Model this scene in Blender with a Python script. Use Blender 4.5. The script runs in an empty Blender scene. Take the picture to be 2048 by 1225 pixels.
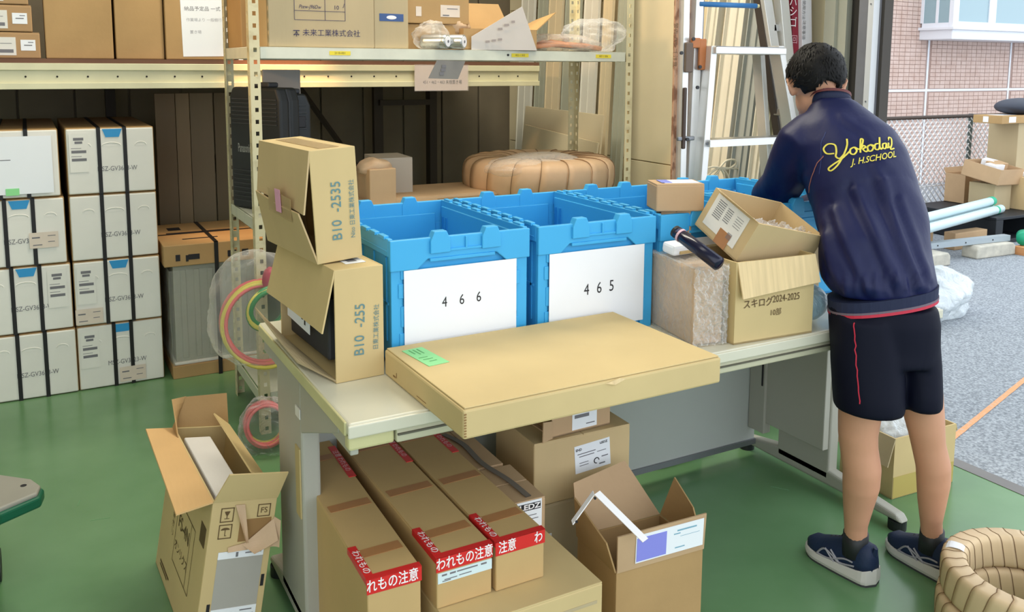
import bpy, bmesh, math, random
import numpy as np
from mathutils import Vector, Matrix, noise
from mathutils.bvhtree import BVHTree
random.seed(7)
SC = bpy.context.scene
COL = SC.collection
PI = math.pi

# ---------------------------------------------------------------- camera
F, CX, CY, PIT, ROL, YAW, H = 1750.0, 1024.0, 355.0, .126, -.005, .50, 1.45
_cp, _sp = math.cos(PIT), math.sin(PIT)
_fw = Vector((0, _cp, -_sp)); _dn = Vector((0, -_sp, -_cp)); _rt = Vector((1, 0, 0))
_r = math.cos(ROL)*_rt + math.sin(ROL)*_dn; _d = -math.sin(ROL)*_rt + math.cos(ROL)*_dn
_R = Matrix.Rotation(-YAW, 3, 'Z')
FW, RT, DN = _R @ _fw, _R @ _r, _R @ _d
CAMP = Vector((0, 0, H))
cam = bpy.data.cameras.new('camera'); camo = bpy.data.objects.new('camera', cam); COL.objects.link(camo)
m = Matrix.Identity(4)
for i in range(3):
    m[i][0] = RT[i]; m[i][1] = -DN[i]; m[i][2] = -FW[i]; m[i][3] = CAMP[i]
camo.matrix_world = m
cam.sensor_width = 36; cam.lens = F/2048*36; cam.shift_x = 0; cam.shift_y = (CY-612.5)/2048
cam.clip_start = .05; cam.clip_end = 200
SC.camera = camo
def at(u, v, dep):            # a measured point of the photograph at its real distance
    return CAMP + (FW + RT*((u-CX)/F) + DN*((v-CY)/F))*dep

# ---------------------------------------------------------------- world, lights, exposure
SC.view_settings.view_transform = 'Standard'; SC.view_settings.look = 'None'
SC.view_settings.gamma = 1; SC.view_settings.use_curve_mapping = False
SC.view_settings.exposure = 0.40
w = bpy.data.worlds.new('sky'); SC.world = w; w.use_nodes = True
bg = w.node_tree.nodes['Background']; bg.inputs[0].default_value = (.86, .93, 1, 1); bg.inputs[1].default_value = 1.7
def light(name, kind, loc, target, energy, color, size=1, size_y=None, **k):
    l = bpy.data.lights.new(name, kind); o = bpy.data.objects.new(name, l); COL.objects.link(o)
    o.location = loc; o.rotation_euler = (Vector(target)-Vector(loc)).to_track_quat('-Z', 'Y').to_euler()
    l.energy = energy; l.color = color
    if kind == 'AREA':
        l.size = size
        if size_y: l.shape = 'RECTANGLE'; l.size_y = size_y
    elif kind == 'SPOT':
        l.spot_size = k.get('spot', .6); l.spot_blend = k.get('blend', .5); l.shadow_soft_size = size
    return o
light('ceiling_fill', 'AREA', (.2, 1.2, 3.35), (.2, 1.2, 0), 12, (1, .97, .9), 2.2, .5)  # unseen overhead area light, added to light the room
light('ceiling_fill', 'AREA', (1.3, 3.3, 3.35), (1.5, 3.5, 0), 60, (1, .93, .78), 2.2, .4)  # second unseen overhead light, added to brighten the back right
light('evening_sun_through_high_window', 'SPOT', (-2.6, 2.7, 2.6), (2.6, 3.7, 1.45), 230, (1, .62, .32), .10, spot=.42, blend=.7)
light('rack_glow_spot', 'SPOT', (1.02, 3.96, 1.98), (1.05, 4.2, 1.40), 45, (1, .52, .22), .04, spot=.95, blend=.8)  # warm spot added just above the rack beam to make its glow

# ---------------------------------------------------------------- colours and materials
def lin(c):
    out = []
    for x in c[:3]:
        x = x/255.0
        out.append(x/12.92 if x <= .04045 else ((x+.055)/1.055)**2.4)
    return tuple(out)+(1,)
_mc = {}
def mat(name, c, rough=.6, metal=0, var=0, vscale=6, bump=0, bscale=60, stretch=(1, 1, 1), spec=.5, alpha=1, trans=0, c2=None, coat=0, ior=1.45, bdist=.002, thr=None):
    if name in _mc: return _mc[name]
    M = bpy.data.materials.new(name); M.use_nodes = True; nt = M.node_tree; b = nt.nodes['Principled BSDF']
    b.inputs['Roughness'].default_value = rough; b.inputs['Metallic'].default_value = metal
    b.inputs['Specular IOR Level'].default_value = spec; b.inputs['IOR'].default_value = ior
    b.inputs['Alpha'].default_value = alpha; b.inputs['Transmission Weight'].default_value = trans
    b.inputs['Coat Weight'].default_value = coat
    C = lin(c)
    tc = nt.nodes.new('ShaderNodeTexCoord'); mp = nt.nodes.new('ShaderNodeMapping'); mp.inputs['Scale'].default_value = stretch
    nt.links.new(tc.outputs['Object'], mp.inputs[0])
    if var or c2:
        n = nt.nodes.new('ShaderNodeTexNoise'); n.inputs['Scale'].default_value = vscale; n.inputs['Detail'].default_value = 5
        nt.links.new(mp.outputs[0], n.inputs['Vector'])
        rp = nt.nodes.new('ShaderNodeValToRGB')
        lo, hi = thr or (.3, .7)
        rp.color_ramp.elements[0].position = lo; rp.color_ramp.elements[1].position = hi
        if c2: a, e = C, lin(c2)
        else: a = tuple(x*(1-var) for x in C[:3])+(1,); e = tuple(min(1, x*(1+var)) for x in C[:3])+(1,)
        rp.color_ramp.elements[0].color = a; rp.color_ramp.elements[1].color = e
        nt.links.new(n.outputs[0], rp.inputs[0]); nt.links.new(rp.outputs[0], b.inputs['Base Color'])
    else: b.inputs['Base Color'].default_value = C
    if bump:
        n2 = nt.nodes.new('ShaderNodeTexNoise'); n2.inputs['Scale'].default_value = bscale; n2.inputs['Detail'].default_value = 4
        nt.links.new(mp.outputs[0], n2.inputs['Vector'])
        bp = nt.nodes.new('ShaderNodeBump'); bp.inputs['Strength'].default_value = bump; bp.inputs['Distance'].default_value = bdist
        nt.links.new(n2.outputs[0], bp.inputs['Height']); nt.links.new(bp.outputs[0], b.inputs['Normal'])
    _mc[name] = M
    return M
CARD = mat('cardboard', (204, 178, 134), .75, var=.07, vscale=5, bump=.25, bscale=40, stretch=(1, 1, .25), spec=.25)
CARD2 = mat('cardboard_brown', (180, 146, 100), .75, var=.08, vscale=5, bump=.25, bscale=40, spec=.25)
CARD3 = mat('cardboard_pinkish', (194, 162, 126), .75, var=.06, vscale=6, bump=.2, bscale=40, spec=.25)
CARDY = mat('cardboard_yellow', (206, 182, 132), .72, var=.06, vscale=4, bump=.2, bscale=30, spec=.3)
CARDG = mat('cardboard_grey_tan', (186, 168, 134), .78, var=.05, vscale=5, bump=.25, bscale=60, stretch=(1, 1, .2), spec=.2)
CARDD = mat('cardboard_inner', (150, 116, 76), .85, var=.08, vscale=6, spec=.15)
CARDL = mat('cardboard_corrugated_light', (222, 196, 150), .75, var=.10, vscale=14, bump=.5, bscale=30, stretch=(6, 1, .3), spec=.25)
KRAFT = mat('kraft_paper', (196, 166, 134), .5, var=.10, vscale=9, bump=.4, bscale=22, spec=.4)
PAPER = mat('white_paper', (240, 242, 246), .6, var=.015, vscale=4, spec=.3)
LABEL = mat('label_paper', (228, 224, 216), .6, var=.03, vscale=20, spec=.3)
LABELP = mat('label_paper_pinkish', (222, 206, 190), .6, var=.03, vscale=20)
GREYL = mat('label_grey_patch', (172, 168, 160), .6, var=.02, vscale=10)
INK = mat('ink_black', (36, 34, 38), .6)
INKG = mat('ink_grey', (120, 118, 122), .7)
INKB = mat('ink_teal', (98, 136, 140), .7)
INKN = mat('ink_navy', (62, 58, 92), .7)
INKW = mat('ink_white', (245, 240, 240), .6)
INKBR = mat('ink_brown', (96, 74, 44), .7)
RED = mat('red_tape', (214, 44, 44), .35, var=.04, vscale=20)
TAPE = mat('brown_tape', (176, 124, 78), .35, var=.05, vscale=20)
TAPEC = mat('clear_tape', (206, 178, 130), .22, alpha=.55, spec=.6)
PINK = mat('pink_note', (226, 164, 190), .6)
GREEN_NOTE = mat('green_note', (146, 222, 150), .6, var=.03, vscale=20)
YELL = mat('yellow_label', (236, 214, 60), .5)
BLUE = mat('crate_blue', (66, 172, 228), .42, var=.05, vscale=3, spec=.45, bump=.05, bscale=80)
BLUE2 = mat('crate_blue_deep', (40, 140, 206), .45, var=.05, vscale=3)
SHELFW = mat('shelf_paint', (214, 214, 196), .45, var=.07, vscale=12, c2=None, bump=.1, bscale=30)
SHELFY = mat('shelf_paint_yellowed', (214, 204, 166), .5, c2=(176, 160, 120), vscale=14, thr=(.55, .8))
BEAM = mat('rack_beam_paint', (218, 212, 176), .45, var=.06, vscale=7)
DESKW = mat('desk_laminate', (214, 210, 190), .3, var=.03, vscale=5, spec=.5)
DESKE = mat('desk_edge_yellowed', (206, 200, 150), .4, var=.08, vscale=8)
DESKG = mat('desk_grey_steel', (172, 170, 158), .45, var=.03, vscale=3)
BLACKP = mat('black_plastic', (34, 36, 38), .5, var=.1, vscale=12)
DARKG = mat('dark_grey', (54, 55, 58), .55, var=.08, vscale=8)
STRAP = mat('black_strap', (26, 24, 24), .5)
STYRO = mat('white_carton', (232, 229, 220), .6, var=.025, vscale=7, bump=.2, bscale=14)
BLUET = mat('blue_tab', (48, 148, 206), .5)
ALU = mat('aluminium', (206, 206, 206), .32, metal=.85, var=.06, vscale=5)
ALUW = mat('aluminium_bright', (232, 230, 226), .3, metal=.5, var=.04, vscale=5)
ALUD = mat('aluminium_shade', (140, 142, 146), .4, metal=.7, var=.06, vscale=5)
ORANGE = mat('ladder_orange', (190, 116, 66), .5, var=.08, vscale=10)
RUST = mat('ladder_label_strip', (206, 160, 128), .6, c2=(150, 104, 78), vscale=40, stretch=(1, 1, .5), thr=(.5, .6))
PVC = mat('cream_gutter_plastic', (228, 225, 212), .4, var=.04, vscale=3)
PVCG = mat('grey_green_gutter_plastic', (176, 178, 160), .45, var=.05, vscale=3)
CREAM = mat('cream_wall', (222, 210, 178), .7, var=.05, vscale=2, bump=.15, bscale=6)
PLY = mat('cream_board', (220, 204, 170), .65, var=.04, vscale=3)
DARKWALL = mat('dark_wall', (112, 102, 84), .8, var=.14, vscale=3)
def film(name, c, dens, rough=.12, sp=1.0, bd=.02, bs=14):
    if name in _mc: return _mc[name]
    M = bpy.data.materials.new(name); M.use_nodes = True; nt = M.node_tree; N = nt.nodes
    out = N['Material Output']; b = N['Principled BSDF']
    b.inputs['Base Color'].default_value = lin(c); b.inputs['Roughness'].default_value = rough; b.inputs['Specular IOR Level'].default_value = sp
    tr = N.new('ShaderNodeBsdfTransparent'); mx = N.new('ShaderNodeMixShader'); fr = N.new('ShaderNodeLayerWeight'); fr.inputs[0].default_value = .35
    mr = N.new('ShaderNodeMapRange'); mr.inputs['To Min'].default_value = dens; mr.inputs['To Max'].default_value = min(1, dens+.62)
    nz = N.new('ShaderNodeTexNoise'); nz.inputs['Scale'].default_value = bs; nz.inputs['Detail'].default_value = 6; nz.inputs['Distortion'].default_value = 1.5
    tc = N.new('ShaderNodeTexCoord'); bp = N.new('ShaderNodeBump'); bp.inputs['Strength'].default_value = 1.0; bp.inputs['Distance'].default_value = bd
    nt.links.new(tc.outputs['Object'], nz.inputs['Vector']); nt.links.new(nz.outputs[0], bp.inputs['Height']); nt.links.new(bp.outputs[0], b.inputs['Normal'])
    nt.links.new(bp.outputs[0], fr.inputs['Normal'])
    nt.links.new(fr.outputs['Facing'], mr.inputs['Value']); nt.links.new(mr.outputs[0], mx.inputs[0])
    nt.links.new(tr.outputs[0], mx.inputs[1]); nt.links.new(b.outputs[0], mx.inputs[2]); nt.links.new(mx.outputs[0], out.inputs['Surface'])
    _mc[name] = M; return M
FILM = film('clear_film', (236, 238, 240), .05)
FILMD = film('milky_film', (226, 234, 238), .42, .2)
FILMW = film('bubble_film', (240, 236, 230), .05, .08, bd=.006, bs=22)

# ---------------------------------------------------------------- geometry helpers
class G:
    def __init__(s): s.v = []; s.f = []
    def add(s, vs, fs):
        n = len(s.v); s.v += [tuple(v) for v in vs]; s.f += [tuple(i+n for i in f) for f in fs]; return s
    def box(s, x0, y0, z0, x1, y1, z1, M=None):
        vs = [Vector(p) for p in ((x0,y0,z0),(x1,y0,z0),(x1,y1,z0),(x0,y1,z0),(x0,y0,z1),(x1,y0,z1),(x1,y1,z1),(x0,y1,z1))]
        if M: vs = [M @ v for v in vs]
        return s.add(vs, [(0,3,2,1),(4,5,6,7),(0,1,5,4),(1,2,6,5),(2,3,7,6),(3,0,4,7)])
    def cbox(s, c, sz, M=None):
        a = [c[i]-sz[i]/2 for i in range(3)]; b = [c[i]+sz[i]/2 for i in range(3)]
        return s.box(*a, *b, M=M)
    def tube(s, path, r, n=8, cap=True, closed=False, sx=1.0):
        path = [Vector(p) for p in path]; rs = r if isinstance(r, (list, tuple)) else [r]*len(path)
        rings = []; up = None
        for i, p in enumerate(path):
            a = path[(i-1) % len(path)] if (i or closed) else path[0]; b = path[(i+1) % len(path)] if (i < len(path)-1 or closed) else path[-1]
            t = (b-a).normalized()
            if up is None:
                up = Vector((0,0,1)) if abs(t.z) < .9 else Vector((0,1,0))
            x = t.cross(up).normalized(); up = x.cross(t).normalized()
            rings.append([p + (x*math.cos(2*PI*k/n)*sx + up*math.sin(2*PI*k/n))*rs[i] for k in range(n)])
        vs = [v for rg in rings for v in rg]; fs = []
        m_ = len(path) if closed else len(path)-1
        for i in range(m_):
            j = (i+1) % len(path)
            for k in range(n):
                k2 = (k+1) % n; fs.append((i*n+k, i*n+k2, j*n+k2, j*n+k))
        if cap and not closed:
            fs.append(tuple(reversed(range(n)))); fs.append(tuple((len(path)-1)*n+k for k in range(n)))
        return s.add(vs, fs)
    def rings(s, rings, cap=True):
        n = len(rings[0]); vs = [v for rg in rings for v in rg]; fs = []
        for i in range(len(rings)-1):
            for k in range(n):
                k2 = (k+1) % n; fs.append((i*n+k, i*n+k2, (i+1)*n+k2, (i+1)*n+k))
        if cap: fs.append(tuple(reversed(range(n)))); fs.append(tuple((len(rings)-1)*n+k for k in range(n)))
        return s.add(vs, fs)
    def prism(s, poly, y0, y1, M=None):      # polygon in x,z extruded along y
        n = len(poly); vs = [Vector((p[0], y0, p[1])) for p in poly]+[Vector((p[0], y1, p[1])) for p in poly]
        if M: vs = [M @ v for v in vs]
        fs = [tuple(range(n)), tuple(reversed(range(n, 2*n)))]+[(i, i+n, (i+1) % n+n, (i+1) % n) for i in range(n)]
        return s.add(vs, fs)
    def ell(s, c, r, nu=16, nv=10, M=None):
        vs = []; fs = []
        c = Vector(c)
        vs.append((0,0,-1))
        for j in range(1, nv):
            t = PI*j/nv
            for i in range(nu): vs.append((math.sin(t)*math.cos(2*PI*i/nu), math.sin(t)*math.sin(2*PI*i/nu), -math.cos(t)))
        vs.append((0,0,1))
        for i in range(nu): fs.append((0, 1+(i+1) % nu, 1+i))
        for j in range(nv-2):
            for i in range(nu):
                a = 1+j*nu+i; b = 1+j*nu+(i+1) % nu; fs.append((a, b, b+nu, a+nu))
        L = len(vs)-1
        for i in range(nu): fs.append((L, L-nu+i, L-nu+(i+1) % nu))
        o = []
        for v in vs:
            q = Vector((v[0]*r[0], v[1]*r[1], v[2]*r[2]))
            if M: q = M @ q
            o.append(c+q)
        return s.add(o, fs)
    def build(s, name, m, parent=None, label=None, bev=0, smooth=False, ml=None, seg=2, stuff=False, wn=False):
        me = bpy.data.meshes.new(name); me.from_pydata(s.v, [], s.f)
        bm = bmesh.new(); bm.from_mesh(me); bmesh.ops.recalc_face_normals(bm, faces=bm.faces)
        bm.to_mesh(me); bm.free()
        return link(name, me, m, parent, label, bev, smooth, ml, seg, stuff)
def link(name, me, m, parent=None, label=None, bev=0, smooth=False, ml=None, seg=2, stuff=False):
    if m is not None:
        me.materials.clear(); me.materials.append(m)
    if smooth: me.shade_smooth()
    o = bpy.data.objects.new(name, me); COL.objects.link(o)
    if parent: o.parent = parent
    if ml is not None: o.matrix_local = ml
    if label: o['label'] = label
    if stuff: o['kind'] = 'stuff'
    if bev:
        b = o.modifiers.new('bevel', 'BEVEL'); b.width = bev; b.segments = seg; b.limit_method = 'ANGLE'; b.angle_limit = .6
    return o
def thing(name, label, cat, loc=(0,0,0), rot=(0,0,0), group=None):
    o = bpy.data.objects.new(name, None); COL.objects.link(o); o.empty_display_size = .05
    o.location = loc; o.rotation_euler = [math.radians(a) for a in rot]
    o['label'] = label; o['category'] = cat
    if group: o['group'] = group
    return o
def tag(o, label, cat, group=None):
    o['label'] = label; o['category'] = cat
    if group: o['group'] = group
    return o
def struct(o):
    o['kind'] = 'structure'; return o
def copy_thing(root, loc, rot, label):
    c = root.copy(); COL.objects.link(c); c.location = loc; c.rotation_euler = [math.radians(a) for a in rot]; c['label'] = label
    for ch in root.children:
        d = ch.copy(); COL.objects.link(d); d.parent = c; d.matrix_local = ch.matrix_local.copy()
        for g in ch.children:
            e = g.copy(); COL.objects.link(e); e.parent = d; e.matrix_local = g.matrix_local.copy()
    return c
def FR(o, r, u):
    r = Vector(r).normalized(); u = Vector(u).normalized(); n = r.cross(u); M = Matrix.Identity(4)
    for i in range(3): M[i][0] = r[i]; M[i][1] = u[i]; M[i][2] = n[i]; M[i][3] = o[i]
    return M
def face(k, w, d, h):
    return {'F': FR((0,0,0),(1,0,0),(0,0,1)), 'R': FR((w,0,0),(0,1,0),(0,0,1)), 'L': FR((0,d,0),(0,-1,0),(0,0,1)), 'T': FR((0,0,h),(1,0,0),(0,1,0))}[k]
I4 = Matrix.Identity(4)
def decal(parent, fr, u, v, w_, h_, m, name='label', ang=0, off=.0004, th=.0008, label=None, bend=0):
    g = G().box(-w_/2, -h_/2, 0, w_/2, h_/2, th)
    return g.build(name, m, parent, label, ml=fr @ Matrix.Translation((u, v, off)) @ Matrix.Rotation(math.radians(ang), 4, 'Z'))
_tc = {}
def textmesh(s, bold=0, shear=0, space=1):
    k = (s, bold, shear, space)
    if k not in _tc:
        cu = bpy.data.curves.new('lettering', 'FONT'); cu.body = s; cu.offset = bold; cu.shear = shear; cu.align_x = 'CENTER'; cu.align_y = 'CENTER'
        cu.resolution_u = 3; cu.space_character = space
        o = bpy.data.objects.new('lettering', cu); COL.objects.link(o)
        dg = bpy.context.evaluated_depsgraph_get(); me = bpy.data.meshes.new_from_object(o.evaluated_get(dg))
        bpy.data.objects.remove(o); bpy.data.curves.remove(cu); _tc[k] = me
    return _tc[k]
def text(parent, fr, s, u, v, size, m, ang=0, off=.0018, sx=1, bold=0, shear=0, name='lettering', space=1, flip=1):
    me = textmesh(s, bold, shear, space).copy()
    o = link(name, me, m, parent)
    o.matrix_local = fr @ Matrix.Translation((u, v, off)) @ Matrix.Rotation(math.radians(ang), 4, 'Z') @ Matrix.Diagonal((size*sx*flip, size, 1, 1))
    return o
def prints(parent, fr, rects, m, off=.0016, name='print'):
    g = G()
    for (u, v, w_, h_) in rects: g.box(u-w_/2, v-h_/2, 0, u+w_/2, v+h_/2, .0002)
    return g.build(name, m, parent, ml=fr @ Matrix.Translation((0, 0, off)), stuff=len(rects) > 1)
def flap(parent, pts, m, th=.004, bulge=0, label=None, name='flap'):
    p = [Vector(q) for q in pts]; n = (p[1]-p[0]).cross(p[3]-p[0]).normalized(); N = 6; vs = []
    for sgn in (0, 1):
        for j in range(N+1):
            for i in range(N+1):
                a, b = i/N, j/N
                q = (p[0]*(1-a)+p[1]*a)*(1-b)+(p[3]*(1-a)+p[2]*a)*b
                q = q+n*(bulge*math.sin(PI*a)*b + (th if sgn else 0)); vs.append(q)
    fs = []; K = (N+1)**2
    ix = lambda i, j, s_: s_*K+j*(N+1)+i
    for j in range(N):
        for i in range(N):
            fs.append((ix(i,j,1), ix(i+1,j,1), ix(i+1,j+1,1), ix(i,j+1,1))); fs.append((ix(i,j,0), ix(i,j+1,0), ix(i+1,j+1,0), ix(i+1,j,0)))
    for i in range(N):
        fs.append((ix(i,0,0), ix(i+1,0,0), ix(i+1,0,1), ix(i,0,1))); fs.append((ix(i+1,N,0), ix(i,N,0), ix(i,N,1), ix(i+1,N,1)))
        fs.append((ix(0,i+1,0), ix(0,i,0), ix(0,i,1), ix(0,i+1,1))); fs.append((ix(N,i,0), ix(N,i+1,0), ix(N,i+1,1), ix(N,i,1)))
    return G().add(vs, fs).build(name, m, parent, label)
def carton(name, label, loc, rot, w_, d_, h_, m=None, cat='cardboard box', group=None, seam='x', tape=None, bev=.004):
    t = thing(name, label, cat, loc, rot, group); m = m or CARD
    G().box(0, 0, 0, w_, d_, h_-.003).build('body', m, t, bev=bev)
    if seam == 'x':
        G().box(.001, .001, h_-.0045, w_-.001, d_/2-.0015, h_).build('flap', m, t, bev=.0012); G().box(.001, d_/2+.0015, h_-.0045, w_-.001, d_-.001, h_).build('flap', m, t, bev=.0012)
        if tape: G().box(-.001, d_/2-.025, h_-.001, w_+.001, d_/2+.025, h_+.0008).build('tape', tape, t)
    elif seam == 'y':
        G().box(.001, .001, h_-.0045, w_/2-.0015, d_-.001, h_).build('flap', m, t, bev=.0012); G().box(w_/2+.0015, .001, h_-.0045, w_-.001, d_-.001, h_).build('flap', m, t, bev=.0012)
        if tape:
            tt = G().box(w_/2-.025, -.001, h_-.001, w_/2+.025, d_+.001, h_+.0008); tt.box(w_/2-.025, -.0012, h_-.07, w_/2+.025, 0, h_+.0008); tt.build('tape', tape, t)
    elif seam is None:
        G().box(.001, .001, h_-.0045, w_-.001, d_-.001, h_).build('lid_panel', m, t, bev=.0012)
    return t
def shell(parent, w_, d_, h_, m, th=.005, inner=None, walls='FBLR'):
    g = G().box(0, 0, 0, w_, d_, th)
    if 'F' in walls: g.box(0, 0, 0, w_, th, h_)
    if 'B' in walls: g.box(0, d_-th, 0, w_, d_, h_)
    if 'L' in walls: g.box(0, th, 0, th, d_-th, h_)
    if 'R' in walls: g.box(w_-th, th, 0, w_, d_-th, h_)
    return g.build('body', m, parent)
def crumple(pts_fn, nu, nv, closed_u=False):
    vs = [pts_fn(i/(nu-(0 if closed_u else 1)), j/(nv-1)) for j in range(nv) for i in range(nu)]; fs = []
    for j in range(nv-1):
        for i in range(nu if closed_u else nu-1):
            i2 = (i+1) % nu; fs.append((j*nu+i, j*nu+i2, (j+1)*nu+i2, (j+1)*nu+i))
    return G().add(vs, fs)
def blob(c, r, amp=.2, sc=20, nu=40, nv=26, flat=None, seed=0, M=None, rd=1.0):
    g = G().ell((0,0,0), (1,1,1), nu, nv); out = []
    for v in g.v:
        q = Vector(v); nz = noise.fractal(q*sc/16+Vector((seed, seed*.7, 0)), 1.1, 2.1, 3); nr = (1-abs(noise.noise(q*sc/9+Vector((0, seed, 3)))))**3*.35
        k = 1+amp*.8*nz+amp*nr; q = Vector((q.x*r[0]*k, q.y*r[1]*k, q.z*r[2]*k))
        if M: q = M @ q
        q = q+Vector(c)
        if flat is not None and q.z < flat: q.z = flat+random.random()*.001
        out.append(tuple(q))
    g.v = out; return g
def evalmesh(o):
    dg = bpy.context.evaluated_depsgraph_get(); me = bpy.data.meshes.new_from_object(o.evaluated_get(dg)); return me
def remesh(g, vox=.006, smooth=6, fac=.5):
    me = bpy.data.meshes.new('t'); me.from_pydata(g.v, [], g.f)
    bm = bmesh.new(); bm.from_mesh(me); bmesh.ops.recalc_face_normals(bm, faces=bm.faces); bm.to_mesh(me); bm.free()
    o = bpy.data.objects.new('t', me); COL.objects.link(o)
    r = o.modifiers.new('r', 'REMESH'); r.mode = 'VOXEL'; r.voxel_size = vox; r.adaptivity = 0
    s_ = o.modifiers.new('s', 'SMOOTH'); s_.iterations = smooth; s_.factor = fac
    out = evalmesh(o); bpy.data.objects.remove(o); return out
# ================================================================ the setting
FLOOR = mat('green_floor_paint', (92, 132, 88), .24, c2=(112, 150, 108), vscale=2.2, bump=.10, bscale=9, thr=(.3, .75), spec=.5)
ASPH = mat('asphalt', (118, 124, 130), .9, c2=(176, 182, 188), vscale=90, bump=.8, bscale=120, thr=(.35, .7), bdist=.004)
fl = struct(G().box(-3.2, -.9, -.12, 2.9, 5.6, 0).build('floor', FLOOR))
G().box(2.9, -.9, -.02, 2.96, 2.6, .002).build('threshold_strip', mat('threshold_metal', (120, 118, 116), .5, metal=.5, var=.1), fl, 'dull metal door rail set in the floor edge')
# scuffs and marks of wear in the floor paint
SC1 = mat('floor_scuff', (104, 156, 110), .5)
g = G()
for i in range(26):
    x, y = random.uniform(-.6, 2.6), random.uniform(1.2, 4.0); a = random.uniform(0, PI); L = random.uniform(.02, .09); k = random.uniform(.0012, .003)
    g.cbox((0, 0, 0), (L, k, .0006), Matrix.Translation((x, y, .0004)) @ Matrix.Rotation(a, 4, 'Z'))
g.build('scuff_marks', SC1, fl, 'thin pale scratches in the green paint', stuff=True)
gr = struct(G().box(2.96, -4, -.14, 22, 12, -.015).box(-14, -16, -.14, 2.96, -.9, -.015).build('ground', ASPH))
g = G(); g.add([at(1916, 858, 3.35), at(2120, 806, 3.35)], [])
p0 = Vector((2.97, 2.03, -.013)); p1 = Vector((4.6, 2.50, -.013))
ln = G(); n = Vector((-(p1-p0).y, (p1-p0).x, 0)).normalized()
for i in range(60):
    a = p0.lerp(p1, i/59); ww = .012+.0022*noise.noise(Vector((i*.35, 0, 0)))
    ln.v += [tuple(a-n*ww), tuple(a+n*ww)]
    if i: k = 2*i; ln.f.append((k-2, k, k+1, k-1))
ln.build('painted_line', mat('orange_line_paint', (226, 160, 112), .8, c2=(200, 170, 150), vscale=60, thr=(.5, .7)), gr, 'worn orange painted line on the asphalt')
struct(G().box(-3.3, -.9, 0, -3.2, 5.6, 3.5).build('wall_left', CREAM))
struct(G().box(-3.3, -.9, 3.5, 3.1, 5.7, 3.6).build('ceiling', CREAM))
wb = struct(G().box(-3.3, 5.5, 0, 3.1, 5.6, 3.5).build('wall_back', DARKWALL))
g0 = G().box(0, -.02, 0, .27, 0, 3.45)
for i in range(22):
    o = g0.build('cladding_panel', DARKWALL, wb, bev=.006) if i == 0 else o0.copy()
    if i == 0: o0 = o
    else: COL.objects.link(o)
    o.parent = wb; o.matrix_local = Matrix.Translation((-3.15+.28*i, 5.498, 0))
wr = struct(G().box(2.97, 2.6, 0, 3.1, 5.6, 3.5).build('wall_right', CREAM))
g = G()
for i in range(4): pass
for k, (z0, z1) in enumerate(((0, .93), (.936, 1.83), (1.836, 2.73), (2.736, 3.45))):
    G().box(2.955, 2.62, z0, 2.97, 5.45, z1).build('wall_panel', CREAM, wr, bev=.002)
# door jamb of the roller shutter at the right opening
jb = struct(G().box(2.9, 2.50, 0, 2.99, 2.60, 3.5).build('trim_1', mat('jamb_grey_cream', (168, 166, 150), .6)))
G().box(2.885, 2.545, 0, 2.90, 2.60, 3.45).build('jamb_strip', mat('jamb_grey_cream', (168, 166, 150), .6), jb)
jb2 = struct(G().box(2.93, 2.44, 0, 2.99, 2.50, 3.5).build('trim_2', mat('dark_groove', (46, 42, 38), .8)))
jb3 = struct(G().box(2.9, 2.395, 0, 2.99, 2.44, 3.5).build('trim_3', mat('jamb_steel', (122, 122, 128), .45, var=.08, vscale=10)))
jb4 = struct(G().box(2.896, 2.368, 0, 2.93, 2.394, 3.5).build('trim_4', mat('jamb_white', (214, 214, 216), .5)))
g = G()
for z in (.5, 1.0, 1.32, 1.7): g.tube([(2.8962, 2.381, z), (2.893, 2.381, z)], .003, 8)
g.build('screw_heads', ALUD, jb4)
struct(G().box(2.94, 2.352, 0, 2.99, 2.367, 3.5).build('trim_5', mat('jamb_dark', (70, 64, 58), .7)))

# ---------------------------------------------------------------- the building across the yard
TILE = mat('pink_beige_tile', (214, 188, 176), .5, c2=(202, 172, 158), vscale=9, stretch=(1, 1, 1), thr=(.35, .65))
GROUT = mat('tile_grout', (176, 150, 140), .8)
WHT = mat('window_frame_white', (232, 234, 240), .4)
wo = struct(G().box(7.2, 7.2, -.02, 15.5, 7.45, 4.5).build('wall_outside', GROUT))
g = G()
px_, pz = .1, .05
x = 8.0
while x < 13.2:
    z = .0
    while z < 3.4:
        if not (9.815 < x+.05 < 9.875) and not (1.16 < z+.02 < 1.20) and not (11.50 < x+.05 < 11.56):
            yy = 7.194-random.random()*.003
            a, b, c_, d_ = x+.004, z+.004, x+px_-.004, z+pz-.003
            g.add([(a, yy, b), (c_, yy, b), (c_, yy, d_), (a, yy, d_), (a, 7.2, b), (c_, 7.2, b), (c_, 7.2, d_), (a, 7.2, d_)], [(0, 1, 2, 3), (0, 4, 5, 1), (1, 5, 6, 2), (2, 6, 7, 3), (3, 7, 4, 0)])
        z += pz
    x += px_
g.build('tiles', TILE, wo, 'small pink beige wall tiles', stuff=True)
G().box(8.0, 7.193, 1.165, 13.2, 7.2, 1.195).build('joint', WHT, wo)
for xx in (9.83, 11.52): G().box(xx, 7.1915, 0, xx+.03, 7.2, 1.84 if xx > 9 else 3).build('joint', WHT, wo)
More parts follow.
